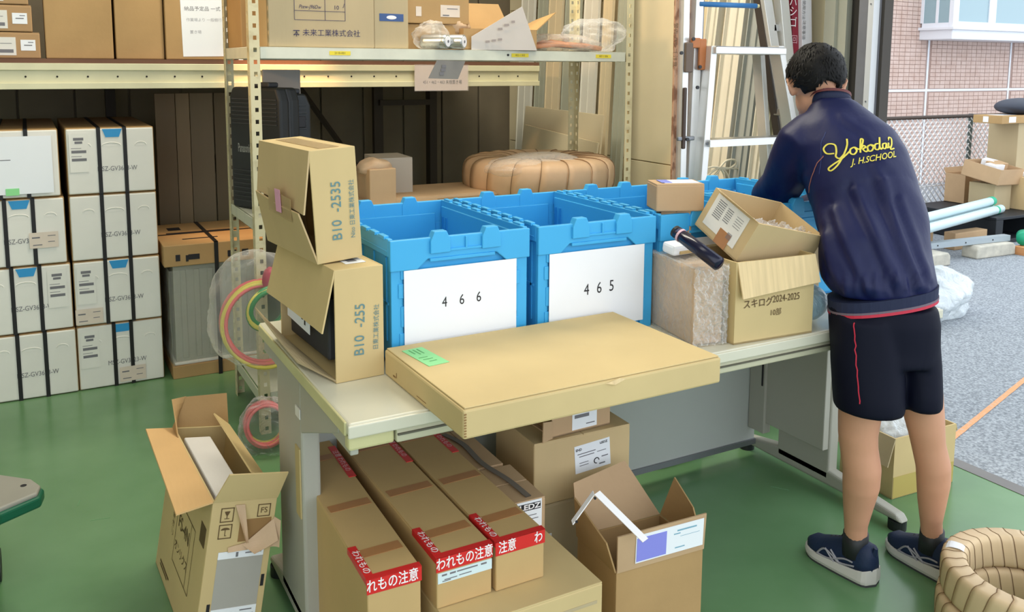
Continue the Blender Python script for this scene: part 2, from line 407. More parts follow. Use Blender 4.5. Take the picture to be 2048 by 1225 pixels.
# bay window with frames, panes and sill
bay = thing('bay_window', 'white bay window jutting out of the pink tiled building', 'window', (9.65, 6.75, 1.80))
G().box(0, 0, 0, 2.6, .45, .14).build('sill', WHT, bay, bev=.01)
G().box(-.03, -.03, .115, 2.63, .45, .15).build('sill_cap', WHT, bay, bev=.006)
G().box(.0, .0, .15, .10, .06, 1.4).build('corner_post', WHT, bay, bev=.004)
G().box(.75, .02, .15, .82, .06, 1.4).build('mullion', WHT, bay, bev=.004)
G().box(1.62, .02, .15, 1.69, .06, 1.4).build('mullion', WHT, bay, bev=.004)
G().box(2.5, .0, .15, 2.6, .06, 1.4).build('corner_post', WHT, bay, bev=.004)
G().box(0, .0, 1.4, 2.6, .45, 1.5).build('head', WHT, bay, bev=.004)
GLASS = mat('window_glass', (150, 176, 184), .06, spec=.9)
for a, b in ((.10, .75), (.82, 1.62), (1.69, 2.5)):
    o = G().box(a, .035, .20, b, .045, 1.4).build('pane', GLASS, bay)
    g = G().box(a, .022, .151, b, .05, .215); g.box(a+.001, .0215, .2155, a+.035, .05, 1.4); g.box(b-.035, .0215, .2155, b-.001, .05, 1.4); g.build('sash', WHT, bay, bev=.003)
    G().box(a+.04, .05, .22, b-.04, .06, 1.4).build('blind', mat('pale_blind', (204, 214, 206), .7, var=.05, vscale=20, stretch=(1, 1, 8)), bay)
o = G().box(.005, .06, .2, .015, .40, 1.4).build('pane', GLASS, bay)
g = G().box(0, .06, .15, .03, .42, .2); g.box(.001, .20, .2005, .029, .24, 1.4); g.box(.001, .40, .2005, .029, .449, 1.4); g.build('sash', WHT, bay, bev=.003)
struct(bay); del bay['category']; bay.name = 'window_1'

# ---------------------------------------------------------------- chain link fence
fe = thing('chain_link_fence', 'low white chain link fence with dark rail in front of the tiled building', 'fence', (4.6, 5.3, 0))
WIRE = mat('galvanised_wire', (236, 236, 238), .5)
RAIL = mat('dark_rail', (70, 58, 50), .6, metal=.2)
z0, z1, Lf = .06, 1.0, 4.9; g = G()
for s_ in (1, -1):
    x = -1.0
    while x < Lf:
        a, b = (x, x+z1-z0) if s_ > 0 else (x+z1-z0, x)
        # clip to 0..Lf
        pa, pb = Vector((a, .006*s_, z0)), Vector((b, .006*s_, z1)); d_ = pb-pa; t0, t1 = 0, 1
        if d_.x:
            for lim in (0, Lf):
                t = (lim-pa.x)/d_.x
                if 0 < t < 1:
                    if (lim == 0) == (d_.x > 0): t0 = max(t0, t)
                    else: t1 = min(t1, t)
        if t1 > t0 and (0 <= pa.x+d_.x*(t0+t1)/2 <= Lf): g.tube([pa+d_*t0, pa+d_*t1], .0065, 4)
        x += .072
for z in (.35,): g.tube([(0, 0, z), (Lf, 0, z)], .007, 5)
g.build('wire_mesh', WIRE, fe, 'white diamond wire mesh', stuff=True)
G().tube([(0, 0, 1.0), (Lf, 0, 1.0)], .018, 8).build('top_rail', RAIL, fe)
for xx in (.05, 1.72, 3.36): G().tube([(xx, .012, -.01), (xx, .012, 1.02)], .022, 8).build('post', mat('fence_post', (86, 96, 92), .5, metal=.4), fe)
ks = ((5.72, 4.07, 2), (6.38, 4.10, 0))
CONC = mat('concrete', (176, 172, 160), .9, c2=(206, 200, 184), vscale=14, bump=.6, bscale=50)
def kerb(x, y, rz, lb):
    t = thing('kerb_stone', lb, 'kerb stone', (x, y, -.015), (0, 0, rz))
    g = G().prism([(0, 0), (.46, 0), (.455, .075), (.43, .1), (.03, .1), (.005, .075)], 0, .14); g.build('stone', CONC, t, bev=.012, seg=3)
    return t
kerb(5.52, 4.06, 1, 'grey concrete wheel stop half hidden behind the person\'s jacket')
kerb(6.34, 4.10, -3, 'grey concrete wheel stop under the end of the grey channel')

# ---------------------------------------------------------------- things in the yard
PAL = mat('pallet_black', (28, 32, 38), .55)
t = thing('plastic_pallet', 'black plastic pallet carrying the boxes outside', 'pallet', (7.0, 4.38, 0))
g = G()
G().box(0, 0, .19, 1.7, .83, .215).build('deck_board', PAL, t, bev=.004); G().box(0, 0, -.01, 1.7, .83, .02).build('bottom_board', PAL, t, bev=.004)
for xx in (0, .5, 1.0, 1.5): G().box(xx, .0, .02, xx+.1, .83, .19).build('block', PAL, t, bev=.004)
t = thing('long_pallet', 'black pallet lying behind the grey pipes', 'pallet', (5.3, 4.75, 0))
G().box(0, 0, .17, 1.35, .5, .20).build('deck_board', PAL, t, bev=.004); G().box(0, 0, -.01, 1.35, .5, .02).build('bottom_board', PAL, t, bev=.004)
for xx in (0, .6, 1.25): G().box(xx, 0, .02, xx+.1, .5, .17).build('block', PAL, t, bev=.004)
PIPE = mat('pale_pipe', (196, 216, 220), .35, var=.03, spec=.6)
e0, e1 = (5.25, 4.06), (7.29, 4.53)
pl = ((0, 0, .252, 'pale grey pipe, front one of the lower layer outside'), (-.03, .074, .252, 'pale grey pipe in the middle of the bundle outside'), (-.05, .148, .252, 'pale grey pipe at the back of the bundle outside'), (-.10, .037, .317, 'pale grey pipe with green cap, top of the bundle outside'))
for i, (dx, dy, z, lb) in enumerate(pl):
    t = thing('pipe', lb, 'pipe', (0, 0, 0), group=None)
    a = Vector((e0[0]+dx, e0[1]+dy, z)); b = Vector((e1[0]+dx, e1[1]+dy, z))
    d_ = (b-a).normalized(); x_ = d_.cross(Vector((0, 0, 1))).normalized(); u_ = x_.cross(d_)
    R1, R2 = .036, .031; rings = []
    for (P, R) in ((a, R2), (a, R1), (b, R1), (b, R2), (b-d_*.12, R2), (a+d_*.12, R2)):
        rings.append([P+(x_*math.cos(2*PI*k/20)+u_*math.sin(2*PI*k/20))*R for k in range(20)])
    G().rings(rings[1:4]+[rings[4]], cap=True).build('tube', PIPE, t, smooth=False)
    if i == 3: G().tube([b-d_*.01, b+d_*.05], .039, 20).build('end_cap', mat('green_cap', (52, 178, 140), .5), t, 'green end cap')
    if i == 0: G().tube([b-d_*.13, b-d_*.10], .0375, 20).build('band', mat('green_cap', (52, 178, 140), .5), t)
t = thing('steel_channel', 'grey steel channel lying across the wheel stops', 'metal channel', (5.2, 4.27, .088), (0, 0, -5.2))
g = G().box(0, 0, 0, 1.60, .004, .045); g.box(0, .004, .041, 1.60, .06, .045); g.box(0, .004, 0, 1.60, .06, .004); g.build('channel', mat('grey_channel', (172, 182, 188), .4, metal=.3), t)
g = G()
for i in range(5): g.tube([(.2+.3*i, .0, .022), (.2+.3*i, -.003, .022)], .006, 8)
g.build('rivets', DARKG, t)
carton('cardboard_box', 'long flattened brown carton lying under the black pallets outside', (5.5, 4.46, -.015), (0, 0, 2), .85, .22, .15, CARD3)
carton('cardboard_box', 'small brown carton under the black pallet beside the wheel stop', (6.50, 4.40, -.015), (0, 0, 0), .42, .1, .14, CARD3)

def open_box(name, label, loc, rot, w_, d_, h_, m=CARD, flaps=(), th=.005, group=None, fl_len=None, inner=None):
    t = thing(name, label, 'cardboard box', loc, rot, group); shell(t, w_, d_, h_, m, th)
    L = fl_len or min(w_, d_)/2
    for (sd, ang) in flaps:      # ang 0 = straight up, 90 = horizontal outward, 180 = hanging
        a = math.radians(ang); up, out = math.cos(a)*L, math.sin(a)*L
        if sd == 'F': P = [(0, 0, h_), (w_, 0, h_), (w_, -out, h_+up), (0, -out, h_+up)]
        if sd == 'B': P = [(w_, d_, h_), (0, d_, h_), (0, d_+out, h_+up), (w_, d_+out, h_+up)]
        if sd == 'L': P = [(0, d_, h_), (0, 0, h_), (-out, 0, h_+up), (-out, d_, h_+up)]
        if sd == 'R': P = [(w_, 0, h_), (w_, d_, h_), (w_+out, d_, h_+up), (w_+out, 0, h_+up)]
        flap(t, P, m, .004)
    return t
def yard(u, v, dep): return at(u, v, dep)
t = open_box('cardboard_box', 'open brown carton with a white label beside the chain link fence', (7.46, 4.99, .2155), (0, 0, 0), .32, .20, .27, CARD3, flaps=(('B', 20),), fl_len=.05)
decal(t, face('F', .32, .20, .27), .24, .17, .09, .14, PAPER, 'label')
decal(t, face('F', .32, .20, .27), .21, .21, .04, .04, mat('orange_sticker', (228, 150, 120), .6), 'sticker', off=.0014)
carton('cardboard_box', 'pale tan carton standing under the open box of papers outside', (7.31, 4.61, .2155), (0, 0, 0), .24, .24, .235, CARDG)
t = open_box('cardboard_box', 'open tan carton full of paper sheets on top of another carton outside', (7.26, 4.56, .450), (11, 2, 3), .36, .34, .14, CARD3)
for k, (x, y, a) in enumerate(((.06, .07, 8), (.12, .13, -6), (.18, .2, 20))):
    pp = G().box(0, 0, -.05, .16, .10, .012).build('paper_bundle', PAPER if k != 1 else CARD3, None, bev=.003)
    pp.matrix_world = Matrix.Translation((7.26+x, 4.56+y*.8, .585+.2*y)) @ Matrix.Rotation(math.radians(a), 4, 'Z') @ Matrix.Rotation(.19, 4, 'X')
    tag(pp, ['white paper bundle, front one in the open carton outside', 'tan paper packet between the white bundles outside', 'white paper bundle at the back of the open carton outside'][k], 'paper')
t = carton('cardboard_box', 'big pale carton behind the box of papers with shaded left face outside', (7.72, 4.69, .2155), (0, 0, 0), .42, .28, .755, CARDG, seam='y')
t = carton('cardboard_box', 'flat brown carton with white labels slanting on top of the big carton outside', (7.42, 4.66, .972), (0, 0, 0), .70, .27, .07, CARD2, seam=None)
decal(t, face('F', .70, .27, .07), .15, .035, .1, .05, PAPER, 'label'); decal(t, face('T', .70, .27, .07), .2, .13, .24, .12, PAPER, 'label', off=.001); decal(t, face('L', .70, .27, .07), .12, .035, .05, .05, PAPER, 'label')
bb = blob((7.90, 4.80, 1.115), (.30, .16, .075), .05, 6, 30, 16, None, 3); bo = bb.build('black_bundle', mat('black_sheet', (56, 60, 72), .6), None, smooth=True); tag(bo, 'dark rounded plastic bundle on top of the cartons at the photo\'s right edge', 'bundle')
t = carton('cardboard_box', 'light brown carton standing right of the open box of papers outside', (7.60, 4.44, .2155), (0, 0, 0), .32, .22, .29, CARDL)
pp = G().box(0, 0, 0, .16, .2, .03).build('paper_bundle', PAPER, None, bev=.004); pp.matrix_world = Matrix.Translation((7.66, 4.45, .5065)); tag(pp, 'white papers lying on the light brown carton outside', 'paper')
t = thing('green_bucket', 'green round plastic end of a tube outside at the photo\'s right edge', 'tube', (6.86, 4.06, .105))
G().tube([(0, 0, 0), (.16, .10, 0)], .05, 16).build('shell', mat('green_plastic', (22, 160, 120), .45), t, smooth=True)
t = thing('wooden_block', 'orange wooden frame under the green tube outside', 'block', (6.80, 4.00, -.015))
g = G().box(0, 0, 0, .3, .1, .012); g.box(0, 0, .055, .3, .1, .065); g.box(0, 0, .012, .02, .1, .055); g.box(.28, 0, .012, .3, .1, .055); g.build('frame', mat('orange_wood', (206, 146, 96), .6, var=.08), t, bev=.002)
pg = blob((4.60, 3.32, .11), (.30, .22, .18), .36, 20, 80, 46, -.012, 11).build('plastic_bag', FILMD, None, smooth=True)
tag(pg, 'crumpled white translucent plastic bag lying on the asphalt', 'plastic bag')
# ================================================================ heavy rack along the back
rk = thing('pallet_rack', 'long cream pallet rack beam with deck and dark braces along the back', 'rack', (0, 4.22, 0))
g = G().box(-2.6, 0, 1.345, 2.47, .004, 1.455); g.box(-2.6, -.012, 1.345, 2.47, 0, 1.372); g.box(-2.6, -.012, 1.425, 2.47, 0, 1.455); g.box(-2.6, 0, 1.345, 2.47, .05, 1.349)
g.build('front_beam', BEAM, rk, bev=.003)
g = G()
x = -2.5
while x < 2.45:
    g.tube([(x, .0, 1.398), (x, -.0025, 1.398)], .0042, 10); x += .118
g.build('bolt_holes', mat('hole_dark', (30, 24, 20), .8), rk)
G().box(-2.6, -.005, 1.456, 2.47, 1.15, 1.474).build('deck', mat('rack_deck', (112, 78, 60), .8, var=.1), rk, 'brown board deck')
BRC = mat('rack_dark_steel', (58, 50, 42), .7)
G().box(-2.6, 1.10, 1.345, 2.47, 1.15, 1.455).build('rear_beam', BRC, rk)
for x in (2.28, .35, -2.4): G().box(x, 1.08, 0, x+.05, 1.15, 1.345).build('upright', BRC, rk)
def bar(n, a, b, w_, par, m): 
    return G().tube([a, b], w_, 4).build(n, m, par)
bar('brace', (1.05, 1.13, 1.34), (.85, 1.13, .6), .014, rk, BRC); bar('brace', (1.42, 1.13, 1.34), (2.15, 1.13, .3), .018, rk, BRC)
bar('brace', (2.35, 1.13, .25), (2.05, 1.13, 0.02), .016, rk, BRC)
G().box(1.9, 1.09, .0, 1.96, 1.13, 1.345).build('upright', BRC, rk)
G().box(1.93, 1.06, 1.20, 2.30, 1.09, 1.235).build('cross_bar', BRC, rk)
# tall panels of dark board standing under the rack between the white cartons and the shelf
for i, (x, w_, c) in enumerate(((.56, .10, (128, 110, 86)), (.665, .07, (150, 130, 102)), (.74, .12, (134, 118, 94)), (.87, .09, (120, 104, 80)))):
    t = G().box(0, 0, 0, w_, .02, 1.30).build('board', mat('leaning_board_%d' % i, c, .7, var=.1, vscale=4, stretch=(1, 1, .2)), None, bev=.002)
    t.location = (x, 4.95+.02*i, 0)
    tag(t, ['narrow brown board standing right behind the white carton stack', 'second brown board standing under the rack, just right of the narrow one', 'dark brown board standing under the rack behind the white post', 'rightmost brown board standing under the rack behind the shelf post'][i], 'board')

# ---------------------------------------------------------------- white strapped cartons (air conditioner units)
tpl = {}
def ac_box(loc, label, blue, lab, beige, upside, wdt=.356, stx=(.13, .235), txt='MSZ-GV3623-W', tt=1):
    w_, d_, h_ = wdt, .85, .292
    t = thing('white_carton', label, 'carton', loc, (0, 0, random.uniform(-.8, .8)), 'strapped white cartons stacked under the rack')
    G().box(0, .004, 0, w_, d_, h_).build('body', CARD2, t, bev=.006)
    fp = G().box(.003, -.005, .004, w_-.003, .006, h_-.004).build('front_panel', STYRO, t, 'white printed front', bev=.006)
    fr = FR((0, -.005, 0), (1, 0, 0), (0, 0, 1))
    # moulded grips: raised rims
    g = G()
    for (u, ww) in ((.18, .075), (.075, .045), (.30, .045)):
        v = .212 if not upside else .215
        pts = [(u+ww/2*math.cos(a), -.003, v+.014*math.sin(a)) for a in [i*PI/8 for i in range(9)]]
        g.tube([(p[0], p[1]-.001, p[2]) for p in pts], .0032, 6); g.box(u-ww/2+.004, -.0055, v-.004, u+ww/2-.004, -.003, v+.002)
    g.box(.02, -.0052, .165, w_-.05, -.0035, .1665); g.box(.12, -.0052, .03, .3, -.0035, .032)
    g.build('moulded_grips', STYRO, t)
    if blue:
        G().prism([(.145, h_-.006), (.225, h_-.006), (.212, h_-.042), (.158, h_-.042)], -.0075, -.0045).build('blue_tab', BLUET, t, 'blue paper tab')
    for sx_ in stx:
        g = G().box(sx_-.008, -.0085, 0, sx_+.008, -.0068, h_+.002); g.box(sx_-.008, -.0085, h_, sx_+.008, d_+.002, h_+.002); g.build('strap', STRAP, t, 'black strap')
    if lab:
        u0 = .05 if lab == 'L' else .30
        l = decal(t, fr, u0, .185, .075, .17, STYRO, 'label', off=.002)
        prints(l, I4, [(0, .06, .04, .012), (0, .045, .03, .010), (0, .005, .058, .012), (0, -.03, .058, .012), (-.01, .02, .04, .002), (-.01, -.015, .04, .002)], INKG, off=.0012)
    if beige:
        l = decal(t, fr, beige[0], beige[1], .11, .068, LABELP, 'label', off=.006, label='beige delivery label')
        prints(l, I4, [(-.03, .012, .03, .006), (-.025, -.02, .035, .004), (.03, .018, .03, .003), (.028, -.008, .026, .003)], INKG, off=.0012)
    if tt: text(t, fr, txt, .20, .11, .030, INKG, ang=0 if not upside else 0, off=.0022, sx=.78)
    return t
hh = .2945
R_ = .112
ac_box((R_, 4.224, 3*hh), 'top white strapped carton of the right column with a blue tab', True, 'L', None, False)
ac_box((R_, 4.224, 2*hh), 'second white strapped carton from the top in the right column, without blue tab', False, None, None, True)
ac_box((R_, 4.224, 1*hh), 'third white strapped carton from the top, right column, beige label below the printed one', True, 'L', (.055, .045), False)
ac_box((R_, 4.224, 0), 'bottom white strapped carton of the right column with a label over the strap', True, 'L', (.22, .05), False, stx=(.15, .222))
L_ = -.252
ac_box((L_-.02, 4.224, 3*hh), 'top white carton of the left column under a plain paper sheet with green tapes', False, None, None, False, tt=0)
ac_box((L_-.01, 4.224, 2*hh), 'second white carton from the top in the left column with wide beige label', True, None, (.27, .11), False)
ac_box((L_, 4.224, hh), 'third white carton from the top in the left column with barcodes at right', True, 'R', None, False)
ac_box((L_+.005, 4.224, 0), 'bottom white carton of the left column with a dark smudge', False, None, None, True)
sh = thing('paper_sheet', 'plain white notice sheet taped on the top left white carton', 'paper', (L_+.0, 4.209, 3*hh+.02))
G().box(0, 0, 0, .31, .001, .245).build('sheet', PAPER, sh)
for (x, z) in ((.035, .225), (.11, -.004)): G().box(x+.02, -.002, z, x+.07, -.0005, z+.03).build('green_tape', GREEN_NOTE, sh, 'pale green tape')
prints(sh, FR((0, 0, 0), (1, 0, 0), (0, 0, 1)), [(.055, .185, .03, .005), (.03, .145, .05, .003), (.13, .147, .05, .003)], INKG, off=.0006)

# ---------------------------------------------------------------- film-wrapped unit with carton cap
wu = thing('wrapped_unit', 'tall film-wrapped machine with carton cap and black strap behind the shelf', 'packaged unit', (.50, 4.18, 0))
G().box(.0, 0, 0, .42, .55, .06).build('carton_base', CARD2, wu, bev=.003)
G().box(.01, .01, .06, .41, .54, .075).build('foam_base', STYRO, wu, bev=.006)
gb = G().box(.02, .02, .07, .40, .53, .53)
for i in range(6): gb.box(.05+.06*i, .014, .09, .075+.06*i, .02, .51)
gb.build('housing', mat('grey_beige_housing', (168, 166, 150), .5, var=.04), wu, bev=.004)
fm = crumple(lambda a, b: (lambda q: (q.x, q.y, q.z))(Vector(((.005+.41*(min(max(a*4, 0), 1)-max(0, min(a*4-2, 1)))), (.005+.54*(max(0, min(a*4-1, 1))-max(0, min(a*4-3, 1)))), .065+.45*b))+Vector((1, 1, 0))*.008*noise.noise(Vector((a*30, b*5, 0)))-Vector((.004, .010, 0))), 80, 16, True)
fm.build('film', film('film_grey', (222, 222, 212), .14, .15, bd=.006), wu, 'clear stretch film', smooth=True)
cp = G().box(-.02, -.015, .535, .43, .56, .635); cp.build('carton_cap', CARD2, wu, bev=.004)
prints(wu, FR((-.02, -.0155, .535), (1, 0, 0), (0, 0, 1)), [(.06, .04, .02, .03), (.10, .035, .012, .03), (.13, .04, .05, .025), (.30, .04, .04, .03), (.36, .04, .03, .03)], INK, off=.0006)
prints(wu, FR((-.02, -.015, .635), (1, 0, 0), (0, 1, 0)), [(.18, .13, .16, .02), (.2, .3, .3, .03), (.1, .42, .06, .08)], INK, off=.0006)
for x in (.20,):
    g = G().box(x, -.019, .0, x+.018, -.0165, .638); g.box(x, -.019, .6355, x+.018, .565, .638); g.build('strap', STRAP, wu, 'black strap')
g = G().box(-.023, .25, .6355, .433, .266, .6375); g.build('strap', STRAP, wu, 'black strap')

# ================================================================ light angle-steel shelf
def post(parent, x, y, dx, dy, ztop=2.35, name='post'):
    # L angle: flange A in the xz plane (width dx), flange B in the yz plane (width dy), punched with square holes
    wd = .038; g = G(); p = .045; n = int(ztop/p)
    for fl_ in (0, 1):
        sgn = dx if fl_ == 0 else dy
        def P(a, z, t_):
            return (x+sgn*a, y+t_*dy, z) if fl_ == 0 else (x+t_*dx, y+sgn*a, z)
        hw, hz = .0065, .008; c = .021
        cols = [0, c-hw, c+hw, wd]; rows = [0]
        for i in range(n): zc = (i+.5)*p; rows += [zc-hz, zc+hz]
        rows.append(ztop)
        for i in range(3):
            for j in range(len(rows)-1):
                if i == 1 and j % 2 == 1: continue
                g.add([P(cols[i], rows[j], 0), P(cols[i+1], rows[j], 0), P(cols[i+1], rows[j+1], 0), P(cols[i], rows[j+1], 0)], [(0, 1, 2, 3)])
                
    o = g.build(name, SHELFY, parent)
    s_ = o.modifiers.new('solid', 'SOLIDIFY'); s_.thickness = .002; s_.offset = 0
    return o
sf = thing('steel_shelf', 'cream angle-steel shelf with punched posts behind the blue crates', 'shelf', (0, 0, 0))
XL, XR, YF, YB = .72, 2.485, 3.37, 3.87
post(sf, XL, YF, 1, 1); post(sf, XR, YF, -1, 1); post(sf, XL, YB, 1, -1); post(sf, XR, YB, -1, -1)
for z in (1.475, .815, .12):
    g = G().box(XL+.04, YF+.004, z, XR-.04, YF+.008, z+.045); g.box(XL+.04, YF+.004, z+.041, XR-.04, YF+.02, z+.045); g.build('front_beam', SHELFW, sf, bev=.002)
    G().box(XL+.04, YB-.008, z, XR-.04, YB-.004, z+.045).build('rear_beam', SHELFW, sf, bev=.002)
    for xx in (XL+.0025, XR-.0065): G().box(xx, YF-.0, z, xx+.004, YB, z+.045).build('side_beam', SHELFW, sf, bev=.002)
    G().box(XL+.012, YF+.012, z+.04, XR-.012, YB-.012, z+.0448).build('shelf_board', SHELFW, sf, bev=.001)
fb = FR((XL+.04, YF+.004, 1.475), (1, 0, 0), (0, 0, 1))
for (u, s) in ((.35, '2110-001'), (1.16, '402-1 003'), (1.60, '407-1 006')):
    l = decal(sf, fb, u-.04, .024, .085, .016, YELL, 'shelf_label', off=.0006, label='yellow shelf label')
    text(l, I4, s, 0, 0, .012, INKBR, off=.0011)
g = G(); g.tube([(XL+.04+1.06, YF+.0035, 1.50), (XL+.04+1.06, YF+.001, 1.50)], .005, 10); g.build('bolt_head', INK, sf)

# items of the top shelf (surface z = 1.52)
zt = 1.5205
mk = carton('cardboard_box', 'large tan carton with Japanese printing on the top shelf', (.80, 3.40, zt), (0, 0, -1), .42, .33, .32, CARDG, seam='x')
fr = face('F', .42, .33, .32)
text(mk, fr, '未来工業株式会社', .245, .055, .029, INKN)
g = G(); 
LN = [(.20, .105, .20, .0018), (.20, .14, .20, .0018), (.10, .18, .0018, .15), (.30, .18, .0018, .15), (.22, .18, .0018, .15)]
prints(mk, fr, LN, INKN); text(mk, fr, 'Ptew-J96Dw', .16, .155, .020, INKN, shear=.3, sx=.85); text(mk, fr, '10', .265, .155, .022, INKN)
text(mk, fr, 'J', .294, .165, .018, INKN, shear=.3)
g = G(); g.tube([(0, 0, 0), (.009, 0, .016), (.018, 0, 0)], .0012, 5); g.tube([(-.002, 0, .004), (.02, 0, .004)], .0012, 5); g.tube([(-.003, 0, .019), (.021, 0, .019)], .0016, 5); g.tube([(.009, 0, .02), (.009, 0, -.004)], .0012, 5)
g.build('emblem', INKN, mk, ml=Matrix.Translation((.097, -.001, .045)))
t = carton('cardboard_box', 'tan carton with blue sticker just right of the Japanese-printed one', (1.222, 3.40, zt), (0, 0, 2), .15, .33, .34, CARDG, seam=None)
l = decal(t, face('F', .15, .33, .34), .075, .125, .105, .03, mat('blue_sticker', (60, 88, 140), .5), 'sticker', label='blue and white sticker'); g = G().ell((0, 0, .001), (.022, .008, .0008), 16, 6); g.build('emblem', INKW, l)
t = carton('cardboard_box', 'small orange-brown carton, lower of two beside the metal tins', (1.39, 3.47, zt), (0, 0, -1), .27, .30, .105, CARD2, seam='y', tape=TAPEC)
decal(t, face('F', .27, .30, .105), .18, .04, .03, .05, LABELP)
t = carton('cardboard_box', 'orange-brown carton with shipping label, upper of two beside the tins', (1.385, 3.46, zt+.108), (0, 0, 0), .29, .31, .20, CARD2, seam='y')
decal(t, face('F', .29, .31, .20), .055, .05, .025, .04, LABELP); l = decal(t, face('F', .29, .31, .20), .20, .055, .09, .05, LABELP); prints(l, I4, [(-.02, -.018, .03, .005), (.01, .01, .05, .003)], INKG, off=.0012)
carton('cardboard_box', 'dark tan carton at the left end of the top shelf', (.735, 3.58, zt), (0, 0, 0), .13, .27, .34, CARD2, seam=None)
TIN = mat('tin_metal', (200, 202, 200), .25, metal=.8)
for i, (x, y, rz, lb) in enumerate(((1.49, 3.40, 35, 'metal can lying left, wrapped in clear film on the top shelf'), (1.555, 3.385, 40, 'metal can lying right with white end, wrapped in film on the top shelf'))):
    t = thing('metal_can', lb, 'can', (x, y, zt+.032), (0, 0, rz))
    G().tube([(0, -.06, 0), (0, -.055, 0), (0, .055, 0), (0, .06, 0)], [.028, .03, .03, .028], 20).build('body', TIN, t)
    G().tube([(0, -.0615, 0), (0, -.060, 0)], .022, 20).build('end', INKW, t); G().tube([(0, -.063, 0), (0, -.061, 0)], .006, 12).build('spout', INKG, t)
bg_ = blob((1.47, 3.41, zt+.055), (.07, .06, .055), .35, 18, 50, 30, zt+.001, 5).build('plastic_wrap', FILMW, None, smooth=True); tag(bg_, 'crumpled clear film around the metal cans', 'plastic wrap')
# open flapped box with white printed flap leaning
t = thing('opened_carton', 'opened brown carton with a grey-white printed flap standing up', 'cardboard box', (1.62, 3.40, zt), (0, 0, -6))
shell(t, .34, .30, .09, CARD2)
flap(t, [(.03, -.012, .0), (.335, -.012, .0), (.262, -.016, .188), (.03, -.012, .055)], mat('printed_white_flap', (206, 198, 190), .6, var=.03), .003)
flap(t, [(0, .30, .09), (.34, .30, .09), (.30, .36, .22), (.03, .36, .22)], CARD2, .004); flap(t, [(.34, 0, .09), (.34, .3, .09), (.46, .28, .15), (.44, .02, .17)], CARD2, .004)
prints(t, FR((.1, -.020, .05), (1, 0, .15), (0, 0, 1)), [(.0, -.015, .018, .009), (.028, -.012, .018, .009), (.056, -.009, .018, .009), (.06, .035, .02, .010), (.09, .05, .022, .010), (.12, .062, .016, .010)], mat('faint_print', (160, 150, 146), .7))
t = blob((1.63, 3.50, zt+.10), (.06, .04, .04), .3, 20, 36, 20, None, 8).build('kraft_bag', KRAFT, None, smooth=True); tag(t, 'crumpled brown paper bag in the opened carton on the top shelf', 'paper bag')
# transparent bag with copper-brown parts and tools
COPP = mat('wrapped_tubing', (214, 150, 110), .4, var=.1, vscale=20)
t = thing('bagged_tubing', 'flat bag of copper-coloured tubing on the right of the top shelf', 'bag', (1.97, 3.39, zt))
g = G()
for k in range(6):
    g.tube([(.0+.01*k, .02+.022*k, .018), (.12, .02+.025*k, .03+.006*(k % 3)), (.30, .03+.022*k, .022+.005*(k % 2)), (.36, .02+.02*k, .014)], .011, 8)
g.build('tubing', COPP, t, smooth=True)
for i, (c, r, sd) in enumerate((((.17, .07, .035), (.20, .09, .042), 2),)): blob(c, r, .25, 22, 60, 34, .001, sd).build('film', FILMW, t, smooth=True)
t = thing('plastic_bag', 'puffed clear plastic bag hanging over the right end of the top shelf', 'plastic bag', (2.33, 3.40, zt))
blob((-.03, .03, .07), (.15, .10, .075), .32, 18, 70, 40, .001, 9).build('film', FILM, t, smooth=True)
# tag, sheet hung below
t = thing('hanging_tag', 'grey card tag hanging under the top shelf beam', 'tag', (1.44, 3.362, 1.40), (0, 0, 0))
G().add([(0, 0, 0), (.135, 0, -.004), (.17, 0, .072), (.04, 0, .075)], [(0, 1, 2, 3)]).build('card', mat('grey_card', (134, 130, 124), .6), t).modifiers.new('s', 'SOLIDIFY').thickness = .002
prints(t, FR((0, -.002, 0), (1, 0, 0), (0, 0, 1)), [(.07, .05, .02, .012), (.066, .035, .02, .012), (.06, .02, .02, .012)], INKG, off=.0006)
t = thing('paper_sign', 'pinkish white paper sign in a clear sleeve hanging from the rack beam', 'sign', (1.72, 4.19, 1.325))
G().box(0, 0, 0, .30, .0015, .13).build('sheet', mat('sign_paper', (224, 206, 194), .5, var=.02), t)
text(t, FR((0, 0, 0), (1, 0, 0), (0, 0, 1)), '451・462・463 未梱置き場', .155, .042, .0235, INK, off=.001, sx=.8)
G().box(-.004, -.003, -.003, .304, -.0022, .134).build('sleeve', mat('sleeve_gloss', (240, 230, 224), .12, alpha=.15), t)

# grey panel behind tool case + tool cases on the lower shelf (surface .86)
t = thing('grey_board', 'flat grey board standing behind the black tool cases', 'board', (.86, 3.78, .862)); G().box(0, 0, 0, .16, .02, .57).build('board', mat('mid_grey', (158, 154, 150), .6), t, bev=.003)
def tool_case(loc, rot, w_, d_, h_, lb, txt):
    t = thing('tool_case', lb, 'tool case', loc, rot)
    prof = [(0, 0), (w_, 0), (w_, h_*.9), (w_-.02, h_), (.02, h_), (0, h_*.92)]
    G().prism(prof, 0, d_*.48).build('front_shell', BLACKP, t, bev=.012, seg=3); G().prism(prof, d_*.52, d_).build('rear_shell', BLACKP, t, bev=.012, seg=3)
    G().prism([(a*.98+w_*.01, b*.98+h_*.01) for a, b in prof], d_*.46, d_*.54).build('seam', DARKG, t)
    for k in range(7): G().box(.02, -.004, h_*(.70+.033*k), w_-.02, .0, h_*(.70+.033*k)+.006).build('rib', DARKG, t, bev=.002)
    for k in range(8): G().box(.02, -.004, h_*(.06+.036*k), w_-.02, .0, h_*(.06+.036*k)+.006).build('rib', DARKG, t, bev=.002)
    G().box(w_*.3, d_*.25, h_, w_*.7, d_*.75, h_+.02).build('handle', DARKG, t, bev=.006)
    if txt: text(t, face('F', w_, d_, h_), txt, w_*.29, h_*.50, .050, mat('grey_logo', (150, 150, 146), .5), bold=.02, sx=.43)
    return t
